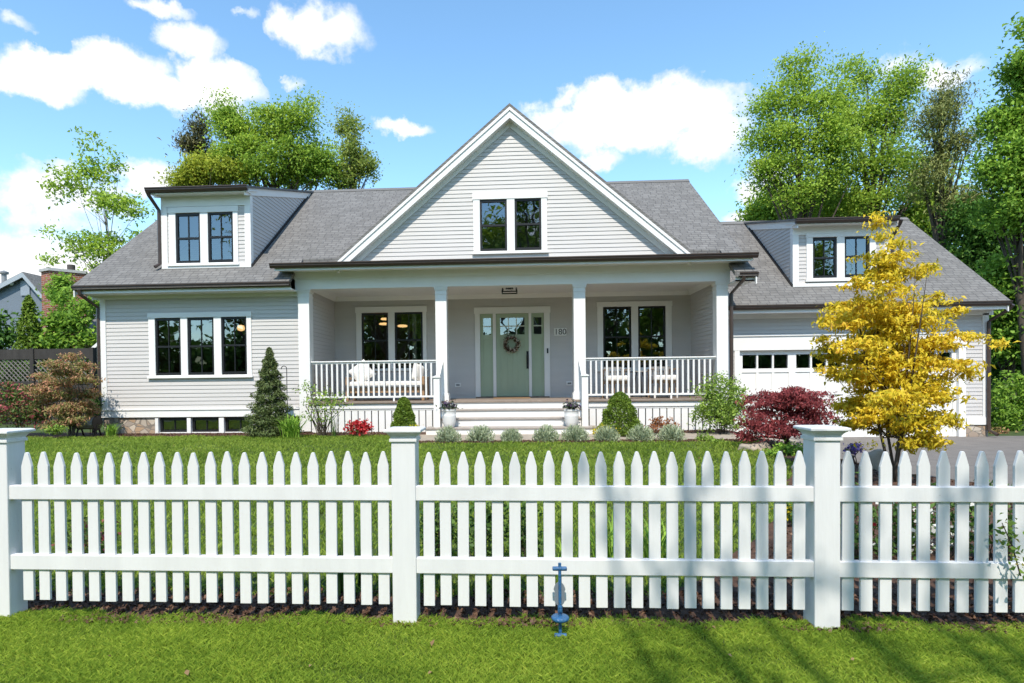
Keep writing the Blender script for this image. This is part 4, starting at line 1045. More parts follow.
def lumps(ells, k=6, s=.5):
    """boughs: smaller ellipsoids on the surface of the crown's main masses, with gaps between them"""
    out = []
    for e in ells:
        for _ in range(k):
            d = rng.normal(size=3); d /= np.linalg.norm(d); d[1] = -abs(d[1]) if rng.uniform() < .65 else d[1]
            q = rng.uniform(.4, .82); w = s * rng.uniform(.65, 1.25)
            out.append((e[0] + d[0] * e[3] * q, e[1] + d[1] * e[4] * q, e[2] + d[2] * e[5] * q, e[3] * w, e[4] * w, e[5] * w * .8))
        out.append((e[0], e[1], e[2], e[3] * .6, e[4] * .6, e[5] * .6))
    return out
def curve(p, q, bend, n=7):
    p, q = Vector(p), Vector(q); m = (p + q) / 2 + Vector(bend)
    return [p * (1 - t) ** 2 + m * 2 * t * (1 - t) + q * t * t for t in [i / n for i in range(n + 1)]]
def limbs(mb, base, top, targets, r0, fork=.35, stems=1, sides=7):
    """tapered trunk(s) with limbs reaching into the crown"""
    base, top = Vector(base), Vector(top); H = (top - base).length
    paths = []
    for s in range(stems):
        t = top if stems == 1 else top + Vector((random.uniform(-1, 1), random.uniform(-1, 1), 0)) * H * .22
        b = base + (Vector((random.uniform(-1, 1), random.uniform(-1, 1), 0)) * r0 * 1.5 if stems > 1 else Vector((0, 0, 0)))
        pts = curve(b, t, (random.uniform(-.05, .05) * H, random.uniform(-.05, .05) * H, 0), 9)
        rr = r0 if stems == 1 else r0 * .7
        mb.tube(pts, [rr * (1 - .9 * i / 9) * (1.25 if i == 0 else 1) for i in range(10)], sides); paths.append((pts, rr))
    for q in targets:
        q = Vector(q); pts, rr = random.choice(paths)
        ok = [i for i in range(2, 9) if pts[i].z > base.z + H * fork and pts[i].z < q.z - .3 * (Vector((q.x, q.y)) - Vector((pts[i].x, pts[i].y))).length]
        k = random.choice(ok[-4:]) if ok else max(2, int(9 * fork) + 1)
        p = pts[k]; r = rr * (1 - .9 * k / 9) * .55
        l = (q - p).length
        c = curve(p, q, (random.uniform(-.06, .06) * l, random.uniform(-.06, .06) * l, .10 * l), 6)
        mb.tube(c, [max(r * (1 - .85 * i / 6), r0 * .03) for i in range(7)], 5)
def tree(name, label, ells, m, nclump, per, cr, size, base, r0, bark=None, group=None, cat='tree', flat=.6, shell=.45, up=1.4, asp=.55, nl=18, fork=.3, stems=1, jit=1.0, axis=None, top=None, zg=None, lump=None):
    if lump is None: lump = base[1] > 16 or base[1] < -8
    ells0 = ells
    if lump: ells = lumps(ells)
    g = (gz(*base) if zg is None else zg) - .03
    o = thing(name, label, cat, (base[0], base[1], g), group)
    cc, C, idx = clump_pts(ells, nclump, per, cr, flat, shell)
    v, f = leafset(C, size, up, asp, axis, jit); np_mesh('crown', v, f, m, o)
    if top is None:
        zl = sorted(e[2] for e in ells0); zt = zl[int(len(zl) * .6)]; top = (sum(e[0] for e in ells) / len(ells), sum(e[1] for e in ells) / len(ells) + .3, zt)
    mb = MB(); pick = rng.choice(len(cc), min(nl, len(cc)), replace=False)
    limbs(mb, (base[0], base[1], g), top, cc[pick], r0, fork, stems); mb.build('trunk', bark or BARK, o, smooth=True)
    return o
def plant(name, label, cat, ells, m, nclump, per, cr, size, group=None, flat=.7, shell=.4, up=.6, asp=.5, stems=6, stem_r=.008, flowers=None, axis=None, jit=1.0, zg=None):
    x = sum(e[0] for e in ells) / len(ells); y = sum(e[1] for e in ells) / len(ells); g = gz(x, y) if zg is None else zg
    o = thing(name, label, cat, (x, y, g), group)
    cc, C, idx = clump_pts(ells, nclump, per, cr, flat, shell, zmin=g + .03); C[:, 2] = np.maximum(C[:, 2], g + .01)
    v, f = leafset(C, size, up, asp, axis, jit); fo = np_mesh('foliage', v, f, m, o)
    if stems:
        mb = MB()
        for q in cc[rng.choice(len(cc), min(stems, len(cc)), replace=False)]:
            c = curve((x + random.uniform(-.08, .08), y + random.uniform(-.06, .06), g - .02), tuple(q), (0, 0, .05), 5); mb.tube(c, [stem_r * (1 - .12 * i) for i in range(6)], 5)
        mb.build('stem', BARK, o)
    if flowers:
        fm, n, fs, lift = flowers
        _, C, _ = clump_pts(ells, max(8, n // 4), 4, cr, flat, .22); C = C[C[:, 2] > g + .05]; C[:, 2] += lift; C[:, 1] -= fs * .5
        v2, f2 = leafset(C, fs, .2, .9); nq = len(f); me_old = fo.data
        bpy.data.objects.remove(fo); fo = np_mesh('foliage', np.vstack([v, v2]), np.vstack([f, f2 + len(v)]), m, o); fo.data.materials.append(fm)
        mi = np.zeros(nq + len(f2), np.int32); mi[nq:] = 1; fo.data.polygons.foreach_set('material_index', mi)
    return o

GAIN = 1.9
def LM(*a, **k):
    k.setdefault('gain', GAIN); return leafmat(*a, **k)
M_MAPLE = LM('spring_maple_leaf', [(0, (.050, .090, .014)), (.5, (.110, .165, .021)), (1, (.215, .26, .035))], gain=2.7, trans=.42, nscale=.35)
M_LIME = LM('yellow_green_leaf', [(0, (.09, .12, .015)), (.5, (.19, .22, .025)), (1, (.30, .30, .04))], gain=2.0, trans=.42, nscale=.4)
M_OLIVE = LM('olive_leaf', [(0, (.06, .085, .020)), (.5, (.11, .14, .030)), (1, (.18, .20, .05))], gain=2.7, trans=.4, nscale=.4)
M_BRIGHT = LM('bright_green_leaf', [(0, (.042, .082, .012)), (.5, (.092, .155, .020)), (1, (.175, .25, .035))], gain=2.7, trans=.4, nscale=.4)
M_DEEP = LM('deep_green_leaf', [(0, (.020, .05, .010)), (.5, (.045, .10, .016)), (1, (.09, .17, .025))], trans=.3, nscale=.5)
M_CONIF = LM('brown_green_needles', [(0, (.030, .035, .014)), (.5, (.060, .058, .022)), (1, (.10, .085, .04))], trans=.15, nscale=.5)
M_PINE = LM('tan_green_needles', [(0, (.055, .072, .020)), (.5, (.105, .118, .034)), (1, (.17, .165, .055))], gain=2.2, trans=.2, nscale=.6)
M_SPRUCE = LM('blue_green_needles', [(0, (.024, .036, .012)), (.5, (.048, .066, .020)), (1, (.12, .145, .05))], trans=.1, nscale=6)
M_BOX = LM('boxwood_leaf', [(0, (.035, .065, .010)), (.5, (.080, .125, .014)), (1, (.15, .21, .025))], trans=.25, nscale=5)
M_LAV = LM('lavender_leaf', [(0, (.11, .14, .075)), (.5, (.21, .24, .15)), (1, (.33, .36, .25))], trans=.2, nscale=6)
M_SHRUB = LM('shrub_leaf', [(0, (.05, .09, .018)), (.5, (.13, .20, .030)), (1, (.26, .34, .07))], trans=.3, nscale=4)
M_RED = LM('burgundy_leaf', [(0, (.055, .012, .013)), (.5, (.13, .027, .029)), (1, (.23, .06, .058))], gain=2.3, trans=.35, nscale=3)
M_GOLD = LM('golden_maple_leaf', [(0, (.24, .25, .020)), (.4, (.52, .41, .025)), (.8, (.65, .45, .038)), (1, (.62, .30, .06))], gain=1.4, trans=.40, nscale=1.6)
M_BRONZE = LM('bronze_green_leaf', [(0, (.06, .085, .022)), (.3, (.12, .13, .035)), (.6, (.24, .14, .075)), (.8, (.30, .13, .085)), (1, (.17, .20, .05))], trans=.3, nscale=3)
M_BARB = LM('barberry_leaf', [(0, (.03, .06, .015)), (.5, (.07, .11, .025)), (.7, (.22, .05, .06)), (1, (.34, .10, .10))], trans=.3, nscale=3)
M_DARKP = LM('perennial_leaf', [(0, (.02, .05, .012)), (.5, (.05, .10, .02)), (1, (.13, .19, .05))], trans=.3, nscale=5)
M_BLADE = LM('strap_leaf', [(0, (.06, .13, .018)), (.5, (.14, .24, .03)), (1, (.24, .34, .05))], trans=.35, nscale=5)
M_YEL = LM('yellow_flower', [(0, (.55, .44, .02)), (1, (.75, .62, .04))], gain=1.0, trans=.3)
M_REDF = LM('red_flower', [(0, (.45, .02, .03)), (.6, (.65, .05, .06)), (1, (.70, .20, .18))], gain=1.0, trans=.3)
M_ORA = LM('copper_leaf', [(0, (.22, .07, .03)), (.5, (.38, .15, .06)), (1, (.45, .28, .12))], gain=1.0, trans=.3, nscale=6)
M_PUR = LM('purple_flower', [(0, (.16, .10, .35)), (1, (.30, .22, .55))], gain=1.0, trans=.3)
M_WHT = LM('white_flower', [(0, (.70, .68, .62)), (1, (.80, .80, .76))], gain=1.0, trans=.3)
M_GRASS = LM('lawn_blade', [(0, (.070, .118, .014)), (.45, (.145, .205, .024)), (.85, (.23, .275, .04)), (1, (.33, .30, .10))], gain=2.15, trans=.5, nscale=1.6)

# ------------------------------------------------------------------ lawn
def blades(name, P2, h, w, m, lean=.55, dz=0.0, rg=rng):
    n = len(P2); z = np.array([gz(a, b) for a, b in P2]) + dz
    B = np.column_stack([P2, z])
    hh = h * rg.uniform(.5, 1.3, n) * (.8 + .25 * np.sin(P2[:, 0] * 5.1 + np.sin(P2[:, 1] * 4.3) * 2) * np.sin(P2[:, 1] * 6.7 + P2[:, 0] * 2.1))
    a = rg.uniform(0, 2 * np.pi, n); sx, sy = np.cos(a) * w / 2, np.sin(a) * w / 2
    l = rg.normal(0, lean, (n, 2)) * hh[:, None]
    v0 = B + np.column_stack([sx, sy, np.zeros(n)]); v1 = B - np.column_stack([sx, sy, np.zeros(n)])
    v2 = B + np.column_stack([l * .35, hh * .62]) - np.column_stack([sx, sy, np.zeros(n)]) * .7; v3 = B + np.column_stack([l, hh])
    V = np.stack([v0, v1, v2, v3], 1).reshape(-1, 3); Fq = np.arange(4 * n).reshape(n, 4)
    o = np_mesh(name, V, Fq, m); return tag(o, kind='stuff')
def rect_pts(x0, x1, y0, y1, n): return np.column_stack([rng.uniform(x0, x1, n), rng.uniform(y0, y1, n)])
P_ = np.vstack([rect_pts(-3.6, 3.6, 2.65, 3.66, 230000), rect_pts(-5.5, 5.5, 1.2, 2.65, 45000), rect_pts(-6, -3.6, 2.65, 3.62, 6000), rect_pts(3.6, 6, 2.65, 3.62, 6000)])
edge = 3.60 + .035 * np.sin(P_[:, 0] * 3.7) + .03 * np.sin(P_[:, 0] * 9.1 + 1) + .02 * np.sin(P_[:, 0] * 23)
P_ = P_[P_[:, 1] < edge + rng.exponential(.012, len(P_)) - .02]
go = blades('lawn_grass', P_, .036, .0030, M_GRASS); tag(go, 'short sunlit green grass in front of the picket fence', 'grass')
P_ = rect_pts(-13, 4.3, 3.9, 12.4, 230000)
lr = np.interp(P_[:, 1], [p[0] for p in LAWN_R], [p[1] for p in LAWN_R]) + .06 * np.sin(P_[:, 1] * 3.1) + .04 * np.sin(P_[:, 1] * 7.3 + 1)
P_ = P_[(P_[:, 0] < lr) & (P_[:, 1] > 3.98 + .04 * np.sin(P_[:, 0] * 4)) & (P_[:, 1] < np.where(P_[:, 0] < -1.75, 12.33, 10.72) + .04 * np.sin(P_[:, 0] * 2.3)) & (P_[:, 1] < 10.72 + np.clip((-1.75 - P_[:, 0]) * 2.2, 0, 1.62))]
M_GRASS2 = LM('back_lawn_blade', [(0, (.075, .120, .016)), (.5, (.135, .190, .026)), (1, (.21, .25, .042))], gain=2.1, trans=.5, nscale=.8)
go = blades('lawn_grass', P_, .055, .013, M_GRASS2); tag(go, 'mown green lawn between the picket fence and the house', 'grass')
# bark chips and fallen leaves on the beds
def chips(name, label, P2, s, m):
    n = len(P2); C = np.column_stack([P2, [gz(a, b) + .016 for a, b in P2]]); v, f = leafset(C, s, 1.2, .55); o = np_mesh(name, v, f, m); return tag(o, label, 'mulch', kind='stuff')
M_CHIP = LM('bark_chip', [(0, (.035, .018, .011)), (.6, (.11, .056, .034)), (1, (.26, .16, .10))], gain=1.0, trans=0, nscale=3)
P_ = np.vstack([rect_pts(-5, 5, 3.45, 4.05, 9000), rect_pts(-1.8, 4.6, 10.8, 11.1, 1700), rect_pts(-9, -2.1, 12.4, 13.2, 3500), rect_pts(2.2, 4.9, 12.3, 13.2, 1500)])
q = rect_pts(1, 8, 4, 10.7, 16000); q = q[(q[:, 0] > np.interp(q[:, 1], [p[0] for p in LAWN_R], [p[1] for p in LAWN_R]) + .1) & (q[:, 0] < np.interp(q[:, 1], [p[0] for p in BED_R], [p[1] for p in BED_R]))]
chips('bark_mulch', 'loose brown bark mulch along the fence and in the planting beds', np.vstack([P_, q]), .035, M_CHIP)

q = np.vstack([rect_pts(-3, 3, 2.7, 3.6, 14), rect_pts(-9, 3, 4.2, 10.5, 80)])
C = np.column_stack([q, [gz(a, b) + .034 for a, b in q]]); v, f = leafset(C, .035, 1.5, .6)
tag(np_mesh('fallen_leaves', v, f, LM('dry_leaf', [(0, (.16, .09, .04)), (1, (.36, .25, .13))], trans=.1, gain=1.0)), 'scattered dry fallen leaves lying on the grass', 'leaves', kind='stuff')

# ------------------------------------------------------------------ garden plants
# small spruce
def cone_points(x, y, g, H, Rb, n, tip=.02, pw=.85, rough=.22, layers=9, rmin=.55):
    t = rng.uniform(0, 1, n) ** 1.35; a = rng.uniform(0, 2 * np.pi, n)
    prof = Rb * (1 - t) ** pw + tip
    wave = 1 - rough * (.5 + .5 * np.sin(t * layers * 2 * np.pi + np.sin(a * 3) * 1.3)) - rough * .6 * (.5 + .5 * np.sin(a * 7 + t * 13))
    r = prof * wave * rng.uniform(rmin, 1.08, n)
    C = np.column_stack([x + r * np.cos(a), y + r * np.sin(a), g + .04 + t * H - .12 * r])
    return C, np.column_stack([np.cos(a), np.sin(a), np.full(n, -.25)])
def conifer(name, label, px, pt, pb, hw, Y, m, n, size, asp=.22, jit=.45, cat='shrub', rough=.22, layers=9, pw=.85, group=None, zg=None, r0=.04, rmin=.55, radial=True):
    x = ax(px, Y, (pt + pb) / 2); g = gz(x, Y) if zg is None else zg; H = az(pt, Y, px) - g; Rb = hw * Y / F
    o = thing(name, label, cat, (x, Y, g), group)
    C, A = cone_points(x, Y, g, H, Rb, n, pw=pw, rough=rough, layers=layers, rmin=rmin)
    v, f = leafset(C, size, .5, asp, A if radial else None, jit); np_mesh('foliage', v, f, m, o)
    mb = MB(); mb.tube([(x, Y, g - .05), (x, Y, g + H * .5), (x, Y, g + H * .97)], [r0, r0 * .6, .006], 7); mb.build('trunk', BARK, o)
    return o
conifer('dwarf_spruce', 'small dark conical spruce standing against the siding left of the porch', 270, 350, 434, 32, 12.3, M_SPRUCE, 15000, .080, asp=.25, jit=.85, rough=.34, layers=8, rmin=.5)
# clipped box cones
for px, pt, hw, Y, lab in ((404, 399, 15, 11.9, 'clipped green boxwood cone before the daybed, left of the steps'), (620, 394, 24, 11.9, 'clipped green boxwood cone right of the front steps, before the chairs')):
    conifer('boxwood', lab, px, pt, 432, hw, Y, M_BOX, 15000, .034, asp=.6, pw=.5, rough=.16, layers=3, rmin=.7, radial=False)
plant('flower_clump', 'small clump of yellow flowers beside the left boxwood cone', 'flowers', [E(413, 430, 8, 5, 11.6)], M_BOX, 20, 12, .06, .03, flowers=(M_YEL, 160, .035, .02), group='yellow flower clumps')
plant('flower_clump', 'yellow flower clump between the right newel post and the boxwood cone', 'flowers', [E(604, 433, 13, 6, 11.5)], M_BOX, 26, 12, .07, .03, flowers=(M_YEL, 300, .04, .02), group='yellow flower clumps')
plant('azalea', 'low bright red azalea before the white porch skirt', 'shrub', [E(358, 427, 12, 7, 12.0)], M_DEEP, 20, 10, .07, .04, flowers=(M_REDF, 520, .05, .0))
plant('coral_bells', 'low copper orange foliage plant before the right porch skirt', 'plant', [E(660, 425, 15, 7, 12.0)], M_ORA, 45, 13, .07, .055)
# lavender row
for i, (px, s) in enumerate(((448, 1.0), (480.5, 1.08), (511.5, .8), (546, 1.0), (575, 1.02), (607, .95), (641, 1.02), (671.5, 1.0))):
    labs = ['silver green lavender mound at the left end of the row, below the left flower pot', 'second silver lavender mound from the left, wide, before the steps', 'smallest silver lavender mound, third from the left in the row before the steps', 'silver lavender mound just right of the middle of the front steps', 'silver lavender mound below the right flower pot',
            'silver lavender mound in front of the right yellow flowers', 'silver lavender mound at the foot of the right boxwood cone', 'silver lavender mound at the right end of the row, below the copper plant']
    Y = 10.98; x = ax(px, Y, 436); g = gz(x, Y); o = thing('lavender', labs[i], 'lavender', (x, Y, g), 'lavender mounds lining the walk')
    n = 1500; d = rng.normal(size=(n, 3)); d[:, 2] = np.abs(d[:, 2]); d /= np.linalg.norm(d, axis=1, keepdims=True)
    r = rng.uniform(.25, 1.05, n); C = np.array([x, Y, g + .02]) + d * r[:, None] * np.array([.25 * s, .23, .27 * s])
    v, f = leafset(C, .075, .2, .2, d * .8 + np.array([0, 0, .8]), .45); np_mesh('foliage', v, f, M_LAV, o)
plant('viburnum', 'rounded light green leafy shrub before the right corner column', 'shrub', [E(720, 398, 25, 24, 12.1), E(714, 415, 22, 16, 12.0), E(732, 412, 18, 18, 12.1)], M_SHRUB, 340, 18, .11, .055, stems=16)
plant('perennial', 'low bright green perennial, larger of two beside the walk by the leafy shrub', 'plant', [E(705, 439, 9, 5, 10.9)], M_SHRUB, 30, 12, .06, .045, group='low green perennials by the walk')
plant('perennial', 'low green perennial, smaller of two, nearer the burgundy maple', 'plant', [E(717, 444, 7, 4, 10.6)], M_SHRUB, 22, 12, .05, .04, group='low green perennials by the walk')
# burgundy laceleaf maple
tree('japanese_maple', 'low spreading burgundy Japanese maple before the garage door', [E(770, 405, 27, 13, 10.2), E(802, 402, 30, 14, 10.2), E(786, 396, 26, 8, 10.1), E(756, 422, 20, 12, 10.0), E(812, 418, 24, 10, 10.2), E(785, 428, 38, 11, 9.9), E(748, 436, 10, 6, 10.0)],
     M_RED, 380, 26, .12, .075, (at(787, 430, 10.1)[0], 10.1), .05, cat='shrub', flat=.35, up=.5, asp=.3, nl=40, fork=.15, stems=3, axis=(0, 0, -.35))
# boulders
def boulder(px0, px1, pt, pb, Y, label, m=None):
    x0, x1 = ax(px0, Y, pb), ax(px1, Y, pb); g = gz((x0 + x1) / 2, Y); h = az(pt, Y, px0) - g
    bm = bmesh.new(); bmesh.ops.create_icosphere(bm, subdivisions=4, radius=1)
    s1, s2 = random.uniform(0, 9), random.uniform(0, 9)
    for v in bm.verts:
        c = v.co; k = 1 + .12 * math.sin(c.x * 3 + s1) * math.sin(c.y * 2.6 + s2) + .07 * math.sin(c.z * 5 + c.x * 4 + s2) + .03 * math.sin(c.x * 11 + c.y * 9)
        v.co = Vector((c.x * k * (x1 - x0) / 2, c.y * k * (x1 - x0) * .35, max(-.3, min(c.z, .75)) * k * h / .75))
    me = bpy.data.meshes.new('boulder'); bm.to_mesh(me); bm.free()
    o = link('boulder', me, m or TAN, smooth=True); o.location = ((x0 + x1) / 2, Y, g); return tag(o, label, 'boulder', 'boulders in the bed')
boulder(738, 769, 443.5, 453, 9.9, 'flat tan boulder at the lawn edge below the burgundy maple')
boulder(862, 892, 452, 468, 8.6, 'tan boulder at the driveway edge behind the golden maple')
boulder(792, 812, 463, 474, 8.2, 'small tan boulder low in the bed behind the right fence post')
plant('groundcover', 'yellow green low groundcover under the burgundy maple', 'plant', [E(790, 450, 15, 5, 9.4), E(772, 455, 8, 4, 9.2)], M_BLADE, 60, 12, .08, .05)
plant('groundcover', 'green ground cover mound behind the right fence post', 'plant', [E(812, 452, 10, 6, 8.8)], M_SHRUB, 40, 12, .07, .045)
plant('phlox', 'small mound of purple flowers by the driveway edge', 'flowers', [E(853, 449, 7, 4, 9.2)], M_DARKP, 16, 10, .05, .03, flowers=(M_PUR, 240, .035, .0))
# golden maple: separate airy pads of foliage on a vase of thin stems
gy = 7.5
pads = []
for px, py, rx, ry in ((884, 222, 7, 8), (878, 234, 16, 6), (898, 240, 10, 4), (870, 250, 18, 6), (900, 258, 18, 6), (925, 266, 14, 4), (884, 272, 22, 7), (850, 282, 22, 6), (905, 284, 26, 7), (868, 296, 26, 7), (928, 300, 20, 6), (842, 306, 20, 6), (893, 310, 34, 8),
                       (950, 314, 18, 5), (858, 322, 30, 8), (915, 326, 34, 7), (964, 338, 24, 5), (836, 342, 20, 6), (882, 340, 32, 8), (930, 344, 32, 7), (985, 345, 12, 3), (850, 358, 26, 8), (902, 360, 36, 8), (948, 366, 26, 7), (832, 374, 14, 5), (876, 378, 30, 8),
                       (925, 384, 34, 8), (962, 380, 14, 5), (856, 396, 24, 7), (896, 400, 32, 9), (940, 404, 26, 8), (872, 416, 26, 8), (918, 420, 36, 9), (950, 420, 12, 6), (856, 424, 12, 6), (892, 432, 26, 8), (926, 436, 22, 7), (872, 440, 12, 5), (908, 448, 14, 5), (938, 448, 8, 4), (840, 328, 20, 8), (832, 356, 18, 7), (846, 374, 22, 8), (850, 404, 22, 8), (842, 318, 16, 6), (856, 346, 24, 8)):
    pads.append(E(px + rng.normal(0, 3), py + rng.normal(0, 3), rx * 1.0, ry * 1.15, gy + rng.normal(0, .32), 1.0))
for px, py, rx, ry in ((886, 265, 12, 30), (888, 320, 26, 36), (894, 380, 38, 40), (898, 415, 38, 22)): pads.append(E(px, py, rx, ry, gy + .1, 1.0))
tree('golden_maple', 'golden yellow young maple tree standing in front of the garage', pads, M_GOLD, 1350, 22, .085, .072, (at(896, 500, gy)[0], gy), .028, flat=.45, shell=.5, up=1.2, asp=.36, nl=45, fork=.10, stems=4, axis=(0, -.15, -.45), jit=1.0, top=(at(884, 280, gy)[0], gy, at(884, 275, gy)[1]))
# strap-leaved clumps
def strap(name, label, cat, px, pb, pt, Y, n, spread, w, m, group=None, erect=.5, flowers=None):
    x = ax(px, Y, pb); g = gz(x, Y); h = az(pt, Y, px) - g; o = thing(name, label, cat, (x, Y, g), group)
    V = []; Fq = []
    for i in range(n):
        a = rng.uniform(0, 6.283); hh = h * rng.uniform(.6, 1.1); s = spread * rng.uniform(.3, 1.1); b = np.array([x + rng.normal(0, spread * .18), Y + rng.normal(0, spread * .18), g])
        dx = np.array([math.cos(a), math.sin(a), 0]); sd_ = np.array([-math.sin(a), math.cos(a), 0]) * w
        k0 = len(V)
        for j, t in enumerate((0, .35, .7, 1)):
            p = b + dx * s * t ** 1.8 + np.array([0, 0, hh * (t - (1 - erect) * .55 * t ** 3)]); ww = (1 - t) ** .6 * (1 if j else .6)
            V += [p - sd_ * ww, p + sd_ * ww]
        Fq += [(k0 + 2 * j, k0 + 2 * j + 1, k0 + 2 * j + 3, k0 + 2 * j + 2) for j in range(3)]
    np_mesh('foliage', np.array(V), np.array(Fq), m, o)
    if flowers:
        fm, k, fs = flowers; C = np.column_stack([x + rng.normal(0, spread * .5, k), Y + rng.normal(0, spread * .4, k), g + h * rng.uniform(.7, 1.05, k)]); v, f = leafset(C, fs, .2, .9); np_mesh('flower', v, f, fm, o)
    return o
strap('daylily', 'bright green arching daylily clump right of the small spruce', 'plant', 292, 434, 405, 11.9, 130, .45, .014, M_BLADE)
strap('daylily', 'small green grassy clump at the left corner of the stone foundation', 'plant', 111, 434, 419, 12.6, 110, .22, .010, M_BLADE)
plant('rose_bush', 'open airy rose bush with pale blossoms before the left corner column', 'shrub', [E(313, 394, 16, 14, 12.2), E(318, 412, 18, 14, 12.2), E(336, 402, 10, 12, 12.3)], M_SHRUB, 75, 9, .13, .062, stems=26, stem_r=.010, flowers=(M_WHT, 40, .035, .0))
strap('sage_plant', 'thin dark stemmed sage plant at the left end of the porch skirt', 'plant', 335, 436, 412, 12.1, 26, .16, .008, M_DARKP, erect=1)
# left corner
pads = []
for px, py, rx, ry in ((70, 358, 12, 4), (55, 364, 14, 4), (85, 366, 12, 5), (66, 372, 18, 5), (42, 376, 14, 5), (92, 380, 9, 6), (78, 380, 16, 5), (56, 384, 18, 5), (36, 390, 12, 5), (88, 394, 12, 6), (66, 394, 18, 6), (48, 398, 14, 6), (80, 406, 16, 7), (60, 410, 16, 7), (40, 408, 10, 6), (90, 412, 8, 8), (72, 420, 18, 7), (54, 424, 12, 5)):
    pads.append(E(px, py, rx, ry, 12.4 + rng.normal(0, .3), 1.0))
tree('japanese_maple', 'bronze green weeping Japanese maple left of the house corner', pads, M_BRONZE, 640, 18, .10, .075, (at(72, 425, 12.3)[0], 12.3), .05, cat='shrub', flat=.5, up=.8, asp=.32, nl=50, fork=.12, stems=3, axis=(0, 0, -.5))
plant('barberry', 'mixed shrub with pink red tips under the dark lattice fence', 'shrub', [E(8, 392, 14, 12, 12.8), E(30, 397, 14, 12, 12.7), E(14, 412, 22, 14, 12.6), E(38, 412, 12, 12, 12.5)], M_BARB, 190, 16, .14, .075, stems=10)
plant('euphorbia', 'low yellow green mound at the foot of the bronze maple', 'plant', [E(55, 429, 10, 5, 11.9)], M_SHRUB, 36, 12, .08, .05)
plant('hydrangea', 'dark green leafy shrub tight against the left house corner', 'shrub', [E(92, 405, 7, 14, 13.2)], M_DEEP, 50, 12, .12, .08)

# planting just inside the fence
fn = 'perennials just inside the fence'
for px, pb, pt, Y, n, lab in ((341, 606, 520, 4.0, 16, 'tall strap leaved iris inside the fence, left of the middle post'), (360, 606, 512, 4.15, 14, 'tallest strap leaved iris inside the fence, left of the middle post'), (386, 606, 535, 4.0, 14, 'short strap leaved iris hard against the middle fence post')):
    strap('iris', lab, 'plant', px, pb, pt, Y, n, .10, .013, M_DARKP, fn, erect=1)
strap('daylily', 'arching light green daylily inside the fence, right of the blue stake', 'plant', 612, 590, 500, 4.6, 60, .30, .011, M_BLADE, fn)
strap('daylily', 'arching light green daylily inside the fence, below the lawn bed corner', 'plant', 655, 590, 505, 4.7, 60, .30, .011, M_BLADE, fn)
strap('daylily', 'green daylily inside the fence behind the blue stake', 'plant', 566, 595, 525, 4.3, 40, .2, .010, M_BLADE, fn)
for px, py, rx, ry, Y, m, lab in ((440, 525, 20, 32, 4.5, M_DARKP, 'dark leafy perennial inside the fence, just right of the middle post'), (480, 528, 22, 32, 4.5, M_DARKP, 'bushy dark green perennial inside the fence below the left flower pot'), (520, 530, 20, 30, 4.5, M_DARKP, 'dark green perennial inside the fence, left of the blue stake'),
                               (90, 545, 30, 26, 4.6, M_BARB, 'sparse reddish perennial inside the fence near the left post'), (855, 520, 22, 40, 4.7, M_DARKP, 'tall dark perennial inside the fence, just right of the right post'), (905, 525, 24, 36, 4.8, M_DARKP, 'white flowered perennial inside the fence below the golden maple'),
                               (955, 520, 26, 36, 4.8, M_DARKP, 'white flowered perennial inside the fence, right of the golden maple'), (1003, 520, 24, 38, 4.6, M_DARKP, 'dark leafy perennial inside the fence at the right edge')):
    wf = 'white flowered' in lab
    plant('perennial', lab, 'plant', [E(px, py, rx, ry, Y)], m, 46, 11, .085, .05, group=fn, stems=14, stem_r=.004, flowers=(M_WHT, 130, .035, 0) if wf else ((M_REDF, 30, .03, 0) if px == 855 else None))
plant('flower_clump', 'little yellow flowers seen between pickets left of the right post', 'flowers', [E(790, 512, 8, 10, 5.6)], M_DARKP, 14, 9, .06, .04, flowers=(M_YEL, 60, .035, 0), group='yellow flower clumps')
# rose shoot through the pickets
ry_ = 3.44; rx0 = at(1024, 590, 3.7); o = thing('rose_shoot', 'leafy red tipped rose shoot poking through the right end of the fence', 'plant', (rx0[0], 3.75, gz(rx0[0], 3.75)), None)
pts = [Vector((rx0[0] + .02, 3.78, gz(rx0[0], 3.8))), Vector((at(1022, 590, 3.6)[0], 3.66, .40)), Vector((*[at(1019, 575, 3.5)[0]], 3.49, at(1019, 575, 3.5)[1])), Vector((at(1012, 545, ry_)[0], ry_, at(1012, 545, ry_)[1])), Vector((at(999, 522, ry_)[0], ry_ - .02, at(999, 522, ry_)[1]))]
mb = MB(); mb.tube(pts, [.006, .005, .004, .0035, .002], 6); mb.build('stem', BARK, o)
C = []
for px, py, n in ((1000, 524, 6), (1006, 530, 8), (1012, 536, 8), (998, 538, 6), (1004, 545, 5), (1014, 550, 6), (1018, 560, 8), (1010, 562, 4), (1020, 572, 6), (1006, 518, 4)):
    for _ in range(n): a_, b_ = at(px + rng.normal(0, 3), py + rng.normal(0, 3), ry_); C.append((a_, ry_ + rng.normal(0, .03) - .01, b_))
v, f = leafset(np.array(C), .034, .2, .6); np_mesh('foliage', v, f, LM('rose_leaf', [(0, (.05, .10, .02)), (.6, (.12, .18, .03)), (.75, (.25, .10, .06)), (1, (.30, .14, .08))], trans=.3), o)

